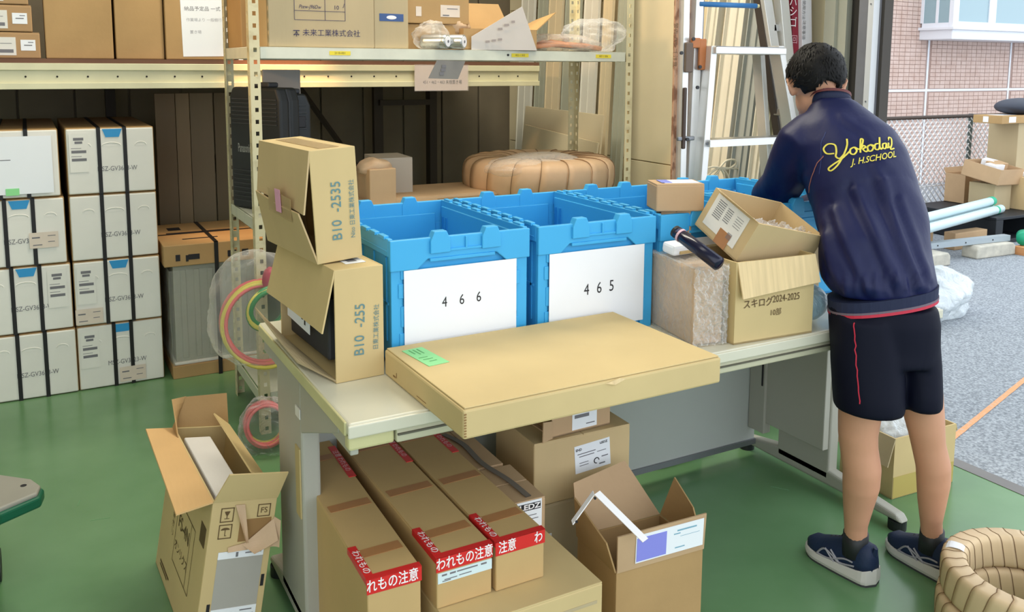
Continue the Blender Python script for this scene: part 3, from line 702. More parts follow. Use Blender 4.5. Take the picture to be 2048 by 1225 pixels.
tool_case((.712, 3.75, .862), (0, 0, -66), .33, .10, .50, 'black ribbed tool case with grey lettering standing on the lower shelf', 'Panasonic')
t = tool_case((.87, 3.50, .862), (0, 0, 0), .115, .12, .475, 'second black tool case with barcode sticker between the shelf posts', None)
l = decal(t, face('F', .115, .12, .475), .085, .26, .022, .06, PAPER, off=.006); prints(l, I4, [(0, .024-.006*i, .016, .003) for i in range(9)], INK, off=.0012)
G().box(.03, -.008, .34, .09, -.001, .385).build('latch', INK, t, bev=.003)

# lower shelf: paper bag box, small white carton, long flat carton, wrapped coil
zl = .8605
t = thing('crushed_carton', 'crumpled brown bag-like carton beside the upper leaning box', 'cardboard box', (1.20, 3.42, zl), (0, 0, 4))
G().box(0, 0, 0, .12, .14, .165).build('body', CARD3, t, bev=.004); g = blob((.05, .07, .165), (.07, .06, .04), .25, 18, 30, 18, None, 4); g.build('folded_top', KRAFT, t, smooth=True)
carton('cardboard_box', 'small pale carton with dark top under the shelf behind the crates', (1.30, 3.60, zl), (0, 0, -4), .16, .22, .19, mat('pale_grey_carton', (186, 174, 158), .7), seam=None)
t = carton('cardboard_box', 'long flat tan carton lying on the lower shelf behind the blue crates', (1.16, 3.44, zl), (0, 0, -.5), 1.0, .36, .035, CARD3, seam=None)
prints(t, face('F', 1.0, .36, .035), [(.5, .02, .3, .0015), (.7, .012, .12, .0015)], INKBR)

def wrapped_coil(name, label, loc, R, r, hz, nseg, m, rot=(0, 0, 0), tw=.25, e=.6, kk=.05, seed=0):
    t = thing(name, label, 'coil', loc, rot)
    rnd = random.Random(seed); prof = []; edge = G()
    for k in range(24):
        a = 2*PI*k/24; ca, sa = math.cos(a), math.sin(a)
        prof.append((math.copysign(abs(ca)**e, ca)*r, math.copysign(abs(sa)**e, sa)*hz))
    for s_ in range(nseg):
        a0 = 2*PI*s_/nseg; a1 = 2*PI*(s_+1.22)/nseg; g = G(); rings = []
        for q in range(5):
            tt = q/4; k_ = 1.0+kk*(1-tt)+.004*rnd.random(); ring = []
            for j, (pr, pz) in enumerate(prof):
                ang = a0+(a1-a0)*tt+tw*(pz/hz)*.12+(-.05 if pr < 0 else .05)*tw
                R_2 = R+pr*k_; ring.append((R_2*math.cos(ang), R_2*math.sin(ang), hz+pz*k_))
            rings.append(ring)
        g.rings(rings); g.build('paper_wrap', m, t, smooth=True)
        edge.tube([Vector(p) for p in rings[0]], .0011 if r < .08 else .0016, 4, closed=True)
    edge.build('wrap_edge_shadows', mat('wrap_shadow_edge', (120, 92, 62), .8), t, 'painted shadow lines at the overlapping paper edges', stuff=True)  # dark tubes draw in the shade at each paper overlap
    return t
c1 = wrapped_coil('wrapped_coil', 'big kraft-paper wrapped coil lying on the shelf behind the blue crates', (2.11, 3.60, zl), .24, .120, .084, 18, KRAFT, seed=1)
fl_ = blob((2.02, 3.48, zl+.13), (.25, .18, .065), .12, 20, 70, 40, None, 6)
fl_.build('film', FILMW, c1, 'clear film', smooth=True, ml=Matrix.Translation((-2.11, -3.6, -zl)))

# ---------------------------------------------------------------- coloured cable coils in a plastic bag hanging on the shelf's left post
CYE = mat('yellow_cable', (222, 206, 96), .4); CPI = mat('pink_cable', (226, 110, 110), .4); CGR = mat('green_cable', (60, 142, 84), .4)
def ring_cable(parent, c, R, r, m, n, tilt, yaw, name='cable'):
    for i in range(n):
        M = Matrix.Translation((c[0]+random.uniform(-.004, .004), c[1]+.007*i, c[2]+random.uniform(-.006, .006))) @ Matrix.Rotation(yaw+random.uniform(-.1, .1), 4, 'Z') @ Matrix.Rotation(tilt+random.uniform(-.12, .12), 4, 'X')
        k = R*random.uniform(.9, 1.04)
        G().tube([M @ Vector((k*math.cos(a), 0, k*math.sin(a)*1.05)) for a in [2*PI*j/36 for j in range(36)]], r, 8, closed=True).build(name, m[i % len(m)], parent, smooth=True)
cc = at(520, 648, 3.35)
t = thing('cable_coil', 'yellow and pink cable coil hanging in a plastic bag at the shelf post', 'cable coil', (cc.x, cc.y, cc.z))
ring_cable(t, (.02, 0, -.01), .155, .0075, [CYE, CPI, CYE, CPI, CYE], 7, -.15, -.35)
t2 = thing('cable_coil', 'green cable coil bundled inside the hanging plastic bag', 'cable coil', tuple(cc+Vector((.03, -.03, .06))))
ring_cable(t2, (0, 0, 0), .075, .009, [CGR, CYE, CGR], 4, .2, .2)
rb = blob((.02, .03, .10), (.035, .03, .05), .25, 14, 26, 16, None, 9).build('pink_bundle', mat('crimson', (176, 52, 74), .5), t2, 'crimson bundle', smooth=True)
pb = blob(tuple(cc+Vector((-.01, -.01, .06))), (.17, .09, .22), .22, 14, 80, 50, None, 21).build('plastic_bag', FILMW, None, smooth=True); tag(pb, 'clear crumpled plastic bag holding cable coils at the shelf post', 'plastic bag')
cc = at(535, 855, 3.3)
t = thing('cable_coil', 'pink cable coil lying low behind the desk\'s left leg', 'cable coil', tuple(cc)); ring_cable(t, (0, 0, 0), .075, .006, [CPI, CPI, CYE, CPI], 8, -.3, -.3)
pb = blob(tuple(cc), (.105, .07, .11), .25, 20, 50, 30, None, 33).build('plastic_bag', FILM, None, smooth=True); tag(pb, 'small clear bag around the pink cable coil', 'plastic bag')

# ================================================================ cartons on top of the rack
zr = 1.4745
for (x0, w_, z, h_, lb) in ((-.42, .46, zr, .108, 'lowest flat labelled carton at the rack\'s left end'), (-.44, .455, zr+.111, .11, 'middle flat labelled carton at the rack\'s left end'), (-.44, .445, zr+.224, .11, 'upper flat labelled carton at the rack\'s left end')):
    t = carton('cardboard_box', lb, (x0, 4.26, z), (0, 0, 0), w_, .40, h_, mat('card_brown_flat', (176, 140, 98), .7, var=.05), seam='x')
    fr = face('F', w_, .4, h_)
    l = decal(t, fr, w_-.14, .05, .10, .075, LABEL); prints(l, I4, [(0, -.02, .08, .014), (-.03, .03, .03, .005), (0, .012, .07, .002)], INKG, off=.0012)
    l = decal(t, fr, w_-.045, .055, .055, .045, PAPER); prints(l, I4, [(0, 0, .03, .004), (.01, .012, .02, .003)], INKG, off=.0012)
carton('cardboard_box', 'big plain tan carton on the rack, second from the photo\'s left', (.06, 4.27, zr), (0, 0, -.5), .265, .40, .42, CARD2, seam='y', tape=mat('tape_tan', (200, 150, 100), .4))
carton('cardboard_box', 'plain tan carton on the rack with dark gap at its left', (.335, 4.27, zr), (0, 0, 0), .20, .40, .42, CARD2, seam='y')
t = carton('cardboard_box', 'tan carton on the rack bearing a white notice sheet', (.54, 4.25, zr), (0, 0, 1), .30, .40, .42, CARD2, seam='y')
l = decal(t, face('F', .3, .4, .42), .17, .16, .20, .29, PAPER, 'notice', ang=1)
text(l, I4, '納品予定品 一式', -.005, .07, .022, INKG, off=.0012); text(l, I4, '作業場より 一般棚行', .0, .02, .017, mat('ink_faint', (176, 176, 182), .7), off=.0012); text(l, I4, '置き場', -.04, -.035, .017, mat('ink_faint', (176, 176, 182), .7), off=.0012)
t = thing('white_sheet', 'white upright board edge beyond the shelf post on the rack', 'sheet', (.86, 4.26, zr)); G().box(0, 0, 0, .02, .3, .3).build('sheet', PAPER, t)

# ================================================================ leaning boards, gutters, ladders at the right wall
def plank(lb, p0, p1, width, th, m, cat='board', name='leaning_board', yawd=0, group=None, lip=0):
    # p0 foot, p1 head; width runs along +y (wall direction)
    p0, p1 = Vector(p0), Vector(p1); z = (p1-p0); L = z.length; z.normalize(); y = Vector((math.sin(yawd), math.cos(yawd), 0)); x = y.cross(z).normalized(); y = z.cross(x).normalized()
    M = Matrix.Identity(4)
    for i in range(3): M[i][0] = x[i]; M[i][1] = y[i]; M[i][2] = z[i]; M[i][3] = p0[i]
    t = thing(name, lb, cat, (0, 0, 0), group=group); t.matrix_world = M
    G().box(-th/2, -width/2, 0, th/2, width/2, L).build('board', m, t, bev=.0015)
    if lip:
        G().box(-th/2-lip, -width/2, 0, -th/2, -width/2+.006, L).build('edge_lip', m, t); G().box(-th/2-lip, width/2-.006, 0, -th/2, width/2, L).build('edge_lip', m, t)
        G().box(-th/2-lip*.5, -.003, 0, -th/2, .003, L).build('ridge', m, t)
    return t
bd = (('widest cream board low against the right wall with slanting top edge', 2.72, 2.90, 3.86, 5.04, 1.18),)
t = thing('cream_board', 'large cream board propped low behind the shelf\'s right post', 'board', (0, 0, 0))
vs = [(2.58, 3.92, 0), (2.58, 4.77, 0), (2.70, 4.77, 1.206), (2.70, 3.92, 1.192)]
g = G().add(vs+[(v[0]+.012, v[1], v[2]) for v in vs], [(0, 3, 2, 1), (4, 5, 6, 7), (0, 1, 5, 4), (1, 2, 6, 5), (2, 3, 7, 6), (3, 0, 4, 7)]); g.build('board', PLY, t)
t = thing('cream_board', 'second cream board in front of the larger one, lower top edge', 'board', (0, 0, 0))
vs = [(2.51, 3.90, 0), (2.51, 4.70, 0), (2.655, 4.70, 1.095), (2.655, 3.90, 1.045)]
g = G().add(vs+[(v[0]+.012, v[1], v[2]) for v in vs], [(0, 3, 2, 1), (4, 5, 6, 7), (0, 1, 5, 4), (1, 2, 6, 5), (2, 3, 7, 6), (3, 0, 4, 7)]); g.build('board', PLY, t)
names = ['far-left cream long panel standing beyond the shelf\'s rear post', 'narrow greenish long panel beyond the shelf\'s rear post', 'cream long panel directly behind the shelf\'s rear post', 'grey-green long panel right of the shelf\'s rear post', 'cream long panel with ribbed face, middle of the upright panels', 'narrow cream long panel left of the dark gap', 'last cream long panel before the shelf\'s front right post']
ys = [5.05, 4.86, 4.70, 4.50, 4.30, 4.13, 3.98]
for i, (y, nm) in enumerate(zip(ys, names)):
    plank(nm, (2.80, y, 0), (2.925, y+.02, 2.6), [.17, .11, .16, .17, .15, .09, .10][i], .014, [PVC, PVCG, PLY, PVCG, PVC, PLY, PVCG][i], 'board', 'leaning_board', lip=.005)
nm2 = ['cream gutter length leaning leftmost behind the step ladder', 'wide cream gutter length leaning behind the step ladder', 'grey-blue gutter length leaning in the middle behind the ladder', 'narrow cream gutter length leaning beside the grey-blue one', 'greenish gutter length leaning at the right behind the ladder']
for i, (y, wd, mt, nm) in enumerate(zip((3.30, 3.15, 3.01, 2.91, 2.81), (.08, .125, .10, .07, .09), (PVC, PVC, mat('grey_blue_plastic', (168, 174, 172), .45), PVC, PVCG), nm2)):
    plank(nm, (2.77, y+.03, 0), (2.925, y-.13, 2.7), wd, .02, mt, 'gutter', 'gutter_length', lip=.02)

# step ladder (platform facing the camera)
LY = 2.62
def rail_box(t, a, b, wx, wy, m, name='rail', label=None):
    a, b = Vector(a), Vector(b); g = G(); g.add([a+Vector(o) for o in ((-wx/2, -wy/2, 0), (wx/2, -wy/2, 0), (wx/2, wy/2, 0), (-wx/2, wy/2, 0))]+[b+Vector(o) for o in ((-wx/2, -wy/2, 0), (wx/2, -wy/2, 0), (wx/2, wy/2, 0), (-wx/2, wy/2, 0))], [(0, 3, 2, 1), (4, 5, 6, 7), (0, 1, 5, 4), (1, 2, 6, 5), (2, 3, 7, 6), (3, 0, 4, 7)])
    return g.build(name, m, t, label, bev=.002)
def on(u, v, y):      # point seen at (u, v) on the vertical plane Y = y
    q = FW+RT*((u-CX)/F)+DN*((v-CY)/F); return CAMP+q*(y/q.y)
st = thing('step_ladder', 'aluminium step ladder with top platform standing behind the blue crates', 'ladder', (0, 0, 0))
a1, b1 = on(1419, 92, LY), on(1552, 92, LY); a0, b0 = on(1396, 380, LY), on(1588, 300, LY)
def ext(p, q, z): k = (z-p.z)/(q.z-p.z); return p+(q-p)*k
lf0, rf0 = ext(a1, a0, 0.01), ext(b1, b0, 0.01)
rail_box(st, lf0, a1, .030, .06, ALUW); rail_box(st, rf0, b1, .030, .06, ALUW)
zT = a1.z
G().box(a1.x-.01, LY-.05, zT-.03, b1.x+.01, LY+.14, zT-.004).build('platform', ALUW, st, bev=.003)
g = G()
for k in range(6): g.box(a1.x, LY-.045+.03*k, zT-.004, b1.x, LY-.035+.03*k, zT-.001)
g.build('tread_ribs', ALUD, st)
for z in (1.17, .83, .49, .15):
    p, q = ext(lf0, a1, z), ext(rf0, b1, z); G().box(p.x, LY-.045, z-.022, q.x, LY+.035, z+.004).build('step', ALU, st, bev=.003); G().box(p.x, LY-.048, z-.024, q.x, LY-.044, z).build('step_edge', ALUW, st)
tL, tR = on(1517, 112, LY+.10), on(1560, 112, LY+.10)
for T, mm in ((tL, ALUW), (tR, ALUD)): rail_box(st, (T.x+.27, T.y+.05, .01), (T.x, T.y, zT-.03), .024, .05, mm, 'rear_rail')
g = G()
for (px_, pz_) in ((a1.x, zT-.015), (b1.x, zT-.015), (ext(lf0, a1, 1.16).x, 1.16)): g.tube([(px_, LY-.031, pz_), (px_, LY-.036, pz_)], .006, 8)
g.build('rivets', ALUD, st)
# folded extension ladder at the left: rails, orange hinge brackets, label strips
el = thing('extension_ladder', 'tall folded aluminium ladder with orange brackets left of the step ladder', 'ladder', (0, 0, 0))
def vrail(u, v, wpx, y, m, name='rail', zt=2.5, zb=.0, uu=None, label=None, dy=.05):
    p = on(u, 180, y); q = on(u if uu is None else uu, 0, y); wm = abs((on(u+wpx/2, 180, y)-on(u-wpx/2, 180, y)).x)
    lean = (q.x-p.x)/(q.z-p.z)
    return rail_box(el, (p.x+lean*(zb-p.z), y, zb), (p.x+lean*(zt-p.z), y, zt), wm, dy, m, name, label)
Y2 = 2.66
vrail(1350, 0, 8, Y2+.01, RUST, 'label_strip', uu=1354, label='orange-brown label strip', dy=.012); vrail(1362, 0, 12, Y2, ALUW, uu=1366); vrail(1373, 0, 11, Y2+.012, RUST, 'label_strip', uu=1377, label='orange-brown label strip', dy=.012)
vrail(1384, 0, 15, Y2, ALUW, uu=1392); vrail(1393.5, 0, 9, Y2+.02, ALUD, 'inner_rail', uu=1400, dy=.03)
def plate(u0, v0, u1, v1, y, m, name, parent, label=None, th=.012):
    a = on(u0, v1, y); b = on(u1, v0, y); return G().box(a.x, y-th, a.z, b.x, y, b.z).build(name, m, parent, label, bev=.004)
plate(1367, 85, 1384, 145, Y2-.03, mat('bracket_brown', (110, 92, 78), .5), 'bracket', el); plate(1394, 78, 1410, 140, Y2-.03, ORANGE, 'bracket', el, 'orange hinge bracket'); plate(1380, 76, 1398, 96, Y2-.03, ORANGE, 'bracket', el, 'orange hinge bracket')
g = G()
for (u, v) in ((1386, 78), (1399, 134), (1394, 175), (1374, 279), (1362, 106)):
    p = on(u, v, Y2-.043); g.tube([p, p-Vector((0, .006, 0))], .007, 10)
g.build('bolts', DARKG, el)
plate(1361, 175, 1371, 298, Y2-.03, mat('slot_dark', (76, 60, 52), .5), 'locking_bar', el); plate(1352, 272, 1386, 282, Y2-.026, ALUD, 'cross_clip', el)
GT = INKBR
for (s, u, v, y) in (('警告 ハシゴ 注意', 1350, 90, Y2-.006), ('使用上の注意', 1374, 35, Y2-.004), ('危険 最大使用質量', 1394.5, 240, Y2+.004)):
    p = on(u, v, y); text(el, FR((p.x, p.y, p.z), (1, 0, 0), (0, 0, 1)), s, 0, 0, .022, GT, ang=-90, off=.0012)
# blue tube rung above step ladder & far ladder rails at the right
bt = thing('blue_tube', 'blue plastic tube fixed across the ladder above the platform', 'tube', (0, 0, 0)); p, q = on(1398, 8, Y2-.02), on(1512, 12, Y2-.02); G().tube([p, q], .010, 12).build('tube', mat('blue_tube_plastic', (58, 124, 186), .4), bt, smooth=True); G().tube([q, q+Vector((.014, 0, 0))], .007, 10).build('cap', mat('cap_yellow', (210, 200, 150), .5), bt)
fl2 = thing('long_ladder', 'long aluminium ladder slanting behind the person\'s head with a red label', 'ladder', (0, 0, 0)); el_keep = el; el = fl2
def srail(u0, u1, wpx, y, m, name='rail', label=None, dy=.04):   # u0 at v=0, u1 at v=300
    p, q = on(u0, 0, y), on(u1, 300, y); wm = abs((on(u0+wpx/2, 0, y)-on(u0-wpx/2, 0, y)).x); dx = (p.x-q.x)/(p.z-q.z)
    return rail_box(fl2, (q.x+dx*(.02-q.z), y, .02), (p.x+dx*(2.4-p.z), y, 2.4), wm, dy, m, name, label)
Y3 = 2.72
srail(1529, 1576, 17, Y3, ALUW); srail(1518, 1562, 10, Y3+.02, mat('rail_dark', (74, 66, 62), .5), 'inner_rail')
srail(1562, 1590, 17, Y3-.02, ALUW); srail(1550, 1582, 9, Y3+.01, PVCG, 'inner_rail')
RL = mat('deep_red', (140, 34, 52), .5)
srail(1585, 1593, 17, Y3-.01, RL, 'label_strip', 'deep red label strip'); srail(1606, 1610, 20, Y3-.03, mat('white_rail', (226, 222, 226), .4), 'rail')
for (s, v) in (('ハ', 4), ('シ', 24), ('ゴ', 46)):
    p = on(1586, v, Y3-.032); text(fl2, FR((p.x, p.y, p.z), (1, 0, 0), (0, 0, 1)), s, 0, 0, .045, INKW)
p = on(1588, 80, Y3-.032); text(fl2, FR((p.x, p.y, p.z), (1, 0, 0), (0, 0, 1)), '回', 0, 0, .038, mat('pink_ink', (214, 160, 170), .5))
for (s, v) in (('注意事項', 60), ('使用方法', 20)):
    p = on(1607, v, Y3-.052); text(fl2, FR((p.x, p.y, p.z), (1, 0, 0), (0, 0, 1)), s, 0, 0, .02, INKG, ang=-90)
for z in (1.25, .9, .55, .2, 1.6, 1.95): 
    a, b = on(1529, 0, Y3), on(1562, 0, Y3-.02); k = (a.z-z); G().box(a.x+.16*(a.z-z)+.02, Y3-.02, z, a.x+.16*(a.z-z)+.14, Y3+.02, z+.03).build('rung', ALU, fl2, bev=.003)
# white cord bow tied round the gutters
bw = thing('cord_bow', 'white cord tied in a bow around the leaning gutters', 'cord', (0, 0, 0))
Yc = 3.0; g = G(); c0 = on(1440, 335, Yc)
P = lambda u, v, y=Yc: tuple(on(u, v, y))
CORD = mat('white_cord', (226, 220, 200), .7)
g.tube([P(1405, 338), P(1425, 334), P(1440, 335), P(1475, 338), P(1530, 343)], .0045, 6)
def loop(pts): 
    out = []
    n = len(pts)
    for i in range(n-1):
        p0_, p1_, p2_, p3_ = [Vector(pts[max(0, min(n-1, i+k))]) for k in (-1, 0, 1, 2)]
        for t_ in range(6):
            s_ = t_/6; out.append(.5*((2*p1_)+(-p0_+p2_)*s_+(2*p0_-5*p1_+4*p2_-p3_)*s_*s_+(-p0_+3*p1_-3*p2_+p3_)*s_**3))
    out.append(Vector(pts[-1])); return out
g.tube(loop([P(1440, 335), P(1452, 322), P(1468, 320), P(1471, 328), P(1458, 337), P(1440, 336)]), .005, 6)
g.tube(loop([P(1440, 335), P(1425, 343), P(1412, 356), P(1418, 360), P(1432, 348), P(1441, 337)]), .005, 6)
g.tube(loop([P(1440, 335), P(1452, 345), P(1460, 362), P(1464, 380)]), .0045, 6); g.tube(loop([P(1440, 335), P(1448, 350), P(1450, 375)]), .0045, 6)
g.build('cord', CORD, bw, smooth=True)
# ================================================================ desk
D = .735; DX0, DX1, DY0, DY1 = .515, 2.37, 1.625, 2.43
dk = thing('office_desk', 'long grey office desk with yellowed edges carrying the blue crates', 'desk', (0, 0, 0))
G().box(DX0+.004, DY0+.004, D-.028, DX1-.004, DY1-.004, D).build('desktop', DESKW, dk, bev=.006, seg=3)
g = G().box(DX0, DY0+.02, D-.030, DX0+.006, DY1-.02, D-.001); g.build('edge_band', DESKE, dk, 'yellowed edge band', bev=.002)
G().box(DX0+.002, DY0-.001, D-.030, DX1-.002, DY0+.006, D-.003).build('front_edge', DESKW, dk, bev=.0028)
G().box(DX0+.006, DY0+.012, D-.062, DX0+.105, DY0+.04, D-.031).build('corner_block', DESKE, dk, 'yellowed corner block', bev=.006)
G().box(DX0+.108, DY0+.008, D-.062, DX1-.02, DY0+.03, D-.031).build('drawer_fascia', mat('fascia', (196, 192, 164), .45, var=.04), dk, bev=.004)
G().box(DX0+.11, DY0+.004, D-.045, DX1-.03, DY0+.009, D-.041).build('fascia_groove', mat('groove', (96, 92, 78), .6), dk)
G().box(DX0+.012, DY0+.02, D-.075, DX0+.03, DY1-.03, D-.030).build('side_rail', DESKG, dk, bev=.003)
G().box(DX0+.03, DY0+.04, D-.055, DX1-.03, DY1-.03, D-.030).build('under_frame', DESKG, dk, bev=.003)
def leg(x0, x1, yf, nm='leg'):
    o = G().box(x0, yf, .05, x1, yf+.235, D-.03).build('leg', DESKG, dk, bev=.008, seg=3)
    G().prism([(0, 0), (0, 0)], 0, 0) if False else None
    g = G(); g.add([(x0, 1.72, D-.055), (x1, 1.72, D-.055), (x1, yf+.001, D-.17), (x0, yf+.001, D-.17), (x0, 1.72, D-.03), (x1, 1.72, D-.03), (x1, yf+.001, D-.03), (x0, yf+.001, D-.03)], [(0, 3, 2, 1), (4, 5, 6, 7), (0, 1, 5, 4), (1, 2, 6, 5), (2, 3, 7, 6), (3, 0, 4, 7)])
    g.build('leg_bracket', DESKG, dk, bev=.003)
    ft = G(); ft.add([(x0, 1.68, .03), (x1, 1.68, .03), (x1, 2.42, .03), (x0, 2.42, .03), (x0, 1.70, .052), (x1, 1.70, .052), (x1, yf, .085), (x1, yf+.235, .085), (x1, 2.40, .052), (x0, 2.40, .052), (x0, yf+.235, .085), (x0, yf, .085)], [(0, 3, 2, 1), (0, 1, 5, 4), (4, 5, 6, 11), (11, 6, 7, 10), (10, 7, 8, 9), (9, 8, 2, 3), (1, 2, 8, 7, 6, 5), (0, 4, 11, 10, 9, 3)])
    ft.build('foot_bar', DESKG, dk, bev=.01, seg=3)
    for y in (1.71, 2.38): G().tube([((x0+x1)/2, y, 0), ((x0+x1)/2, y, .03)], .028, 20).build('glide', BLACKP, dk)
leg(.525, .572, 2.02); leg(2.312, 2.357, 1.97)
G().box(.5215, 2.03, .34, .5248, 2.07, .52).build('tape_patch', mat('tan_patch', (190, 170, 120), .6), dk, 'tan tape patch')
l = G().box(.522, 2.02, .60, .5245, 2.06, .625).build('sticker', LABEL, dk); 
G().box(.60, 2.32, .05, 2.312, 2.34, D-.06).build('modesty_panel', mat('modesty_grey', (178, 182, 176), .4, var=.02), dk, bev=.003)
G().box(.60, 2.312, .048, 2.312, 2.325, .068).build('panel_lip', ALUD, dk)
G().box(2.285, 1.975, .16, 2.3115, 2.30, D-.06).build('cable_cover', DESKG, dk, bev=.003); G().box(2.275, 2.24, .12, 2.310, 2.318, D-.07).build('hinge_strip', DESKG, dk, bev=.003)
G().box(2.272, 2.25, .30, 2.275, 2.256, .42).build('slot', INK, dk)
bo = thing('blue_foot_block', 'dark bag with blue block lying on the floor behind the desk panel', 'bag', (1.98, 2.46, 0)); g = blob((.0, .0, .045), (.16, .06, .055), .2, 18, 40, 22, 0, 13); g.build('bag', BLACKP, bo, smooth=True); G().box(.10, -.05, 0, .16, .0, .09).build('block', mat('dull_blue', (74, 112, 150), .5), bo, bev=.004)

# ================================================================ blue folding crates
def crate(label, loc, number=None, nfs=.05, paper=(.03, .032, .30, .215), rz=0, npos=None, dg=None):
    W_, D_, H_ = .374, .53, .315
    t = thing('folding_crate', label, 'crate', loc, (0, 0, rz), 'blue folding crates in a row on the desk')
    G().box(.012, .012, .004, W_-.012, D_-.012, .016).build('floor_panel', BLUE2, t, bev=.003)
    th = .008
    # end panels (front/back), side panels
    for k, y in enumerate((.010, D_-.010-th)):
        G().box(.034, y, .012, W_-.034, y+th, H_-.04).build('end_panel', BLUE, t, bev=.002)
        yo = y-.005 if k == 0 else y+th-.001
        for sx_ in (0, 1):
            x0 = .004 if sx_ == 0 else W_-.034
            g = G().box(x0, yo-.001, .0, x0+.030, yo+.012, H_-.07)
            xa = (.0275 if sx_ == 0 else W_-.0445)
            for (za, zb, dx) in ((.215, .245, 0), (.17, .205, -.006 if sx_ == 0 else .006), (.10, .15, 0), (.05, .085, -.004 if sx_ == 0 else .004), (.0, .035, 0)):
                g.box(xa+dx, yo-.004, za, xa+.013+dx, yo+.008, zb)
            g.build('corner_post', BLUE, t, bev=.0015)
    for k, x in enumerate((.008, W_-.008-th)):
        G().box(x, .02, .012, x+th, D_-.02, H_-.02).build('side_panel', BLUE, t, bev=.002)
        g = G(); xo = x-.003 if k == 0 else x+th-.004
        for j in range(6): g.box(xo, .04+.085*j, .06, xo+.006, .047+.085*j, H_-.05)
        g.box(xo, .03, .15, xo+.006, D_-.03, .156); g.build('ribs', BLUE, t)
        g = G(); xi = x+th if k == 0 else x-.004
        for (yy, zz, a, b) in ((.12, .17, .05, .004), (.14, .15, .012, .02), (.33, .17, .05, .004), (.35, .15, .012, .02)): g.box(xi, yy, zz, xi+.004, yy+a, zz+b)
        for yy in (.03, .055, .465, .49): g.box(xi, yy, .03, xi+.004, yy+.008, H_-.05)
        g.build('inner_ribs', BLUE2, t)
    # rim: front / back with deep corner blocks and slanted transitions
    def rimface(y0, y1, nm):
        pts = [(0, H_-.078), (.068, H_-.078), (.095, H_-.055), (W_-.095, H_-.055), (W_-.068, H_-.078), (W_, H_-.078), (W_, H_-.004), (0, H_-.004)]
        return G().prism(pts, y0, y1).build(nm, BLUE, t, bev=.0025)
    rimface(-.004, .010, 'rim_end'); rimface(D_-.010, D_+.004, 'rim_end')
    for (x0, x1) in ((0, .012), (W_-.012, W_)): G().box(x0, .010, H_-.045, x1, D_-.010, H_-.002).build('rim_side', BLUE, t, bev=.002)
    g = G()
    for (x0, x1) in ((-.003, .010), (W_-.010, W_+.003)):
        hb = G().box(x0, 0, H_-.006, x1, .040, H_+.003).build('hinge_block', BLUE, t, bev=.0015)
        for j in range(8):
            if j: hb = hb.copy(); COL.objects.link(hb); hb.parent = t
            hb.matrix_local = Matrix.Translation((0, .03+.062*j, 0))
        G().box(x0+.002, .02, H_-.034, x1-.002, D_-.02, H_-.030).build('side_ridge', BLUE, t, bev=.0015)
    for (y0, y1, sg) in ((-.012, .012, -1), (D_-.012, D_+.012, 1)):
        for xc in (.125, .262):
            G().prism([(xc-.026, H_-.042), (xc+.026, H_-.042), (xc+.026, H_-.012), (xc+.016, H_+.011), (xc-.016, H_+.011), (xc-.026, H_-.012)], y0, y1).build('stacking_lug', BLUE, t, bev=.002)
        g = G().box(.152, y0+.004, H_-.040, .236, y1-.004, H_-.034); g.box(.192, y0+.003, H_-.036, .197, y1-.006, H_-.008); g.box(.10, y0+.006, H_-.062, W_-.10, y1-.010, H_-.054)
        g.build('handle', BLUE, t, bev=.001)
        if sg == 1:
            g = G()
            for xc in (.07, .11, .17, .21, .27, .31): g.box(xc, D_-.014, H_-.062, xc+.012, D_-.009, H_-.046)
            g.build('slots', mat('crate_slot', (20, 66, 112), .6), t)
    if paper:
        px0, pz0, pw, ph = paper
        l = decal(t, FR((0, 0.004, 0), (1, 0, 0), (0, 0, 1)), px0+pw/2, pz0+ph/2, pw, ph, PAPER, 'paper_sheet', off=.0062, label='white paper sheet'+(' printed with a three-digit number' if number else ''))
        if number:
            for k, ch in enumerate(number): text(l, I4, ch, dg[0]+dg[1]*k, dg[2]+dg[3]*k, nfs, INK, off=.0014, sx=.8)
    return t
CYF = 1.888
crate('leftmost blue folding crate, white sheet numbered 466', (.708, CYF, D), '466', .036, paper=(.034, .024, .302, .213), dg=(-.047, .046, .018, .001), rz=0)
crate('second blue folding crate from the left, white sheet numbered 465', (1.107, CYF, D), '465', .043, paper=(.034, .024, .302, .213), dg=(-.036, .040, -.001, .001))
crate('third blue folding crate from the left, with a small carton on it', (1.497, CYF, D), None, paper=(.034, .024, .302, .213))
crate('rightmost blue folding crate the person reaches into', (1.888, CYF, D), None, paper=None)
sbx = carton('cardboard_box', 'small grey-brown carton sitting on the third blue crate\'s contents', (1.497, 1.908, 1.0525), (0, 0, -22), .138, .10, .077, CARD3, seam=None)
decal(sbx, face('T', .138, .10, .077), .078, .05, .10, .07, PAPER, 'label'); decal(sbx, face('T', .138, .10, .077), .036, .05, .03, .06, mat('blue_stamp', (130, 140, 220), .6), 'stamp', off=.0014)
carton('cardboard_box', 'brown carton packed inside the third blue crate', (1.520, 1.915, D+.0165), (0, 0, -22), .09, .07, .3005, CARD3, seam='y')
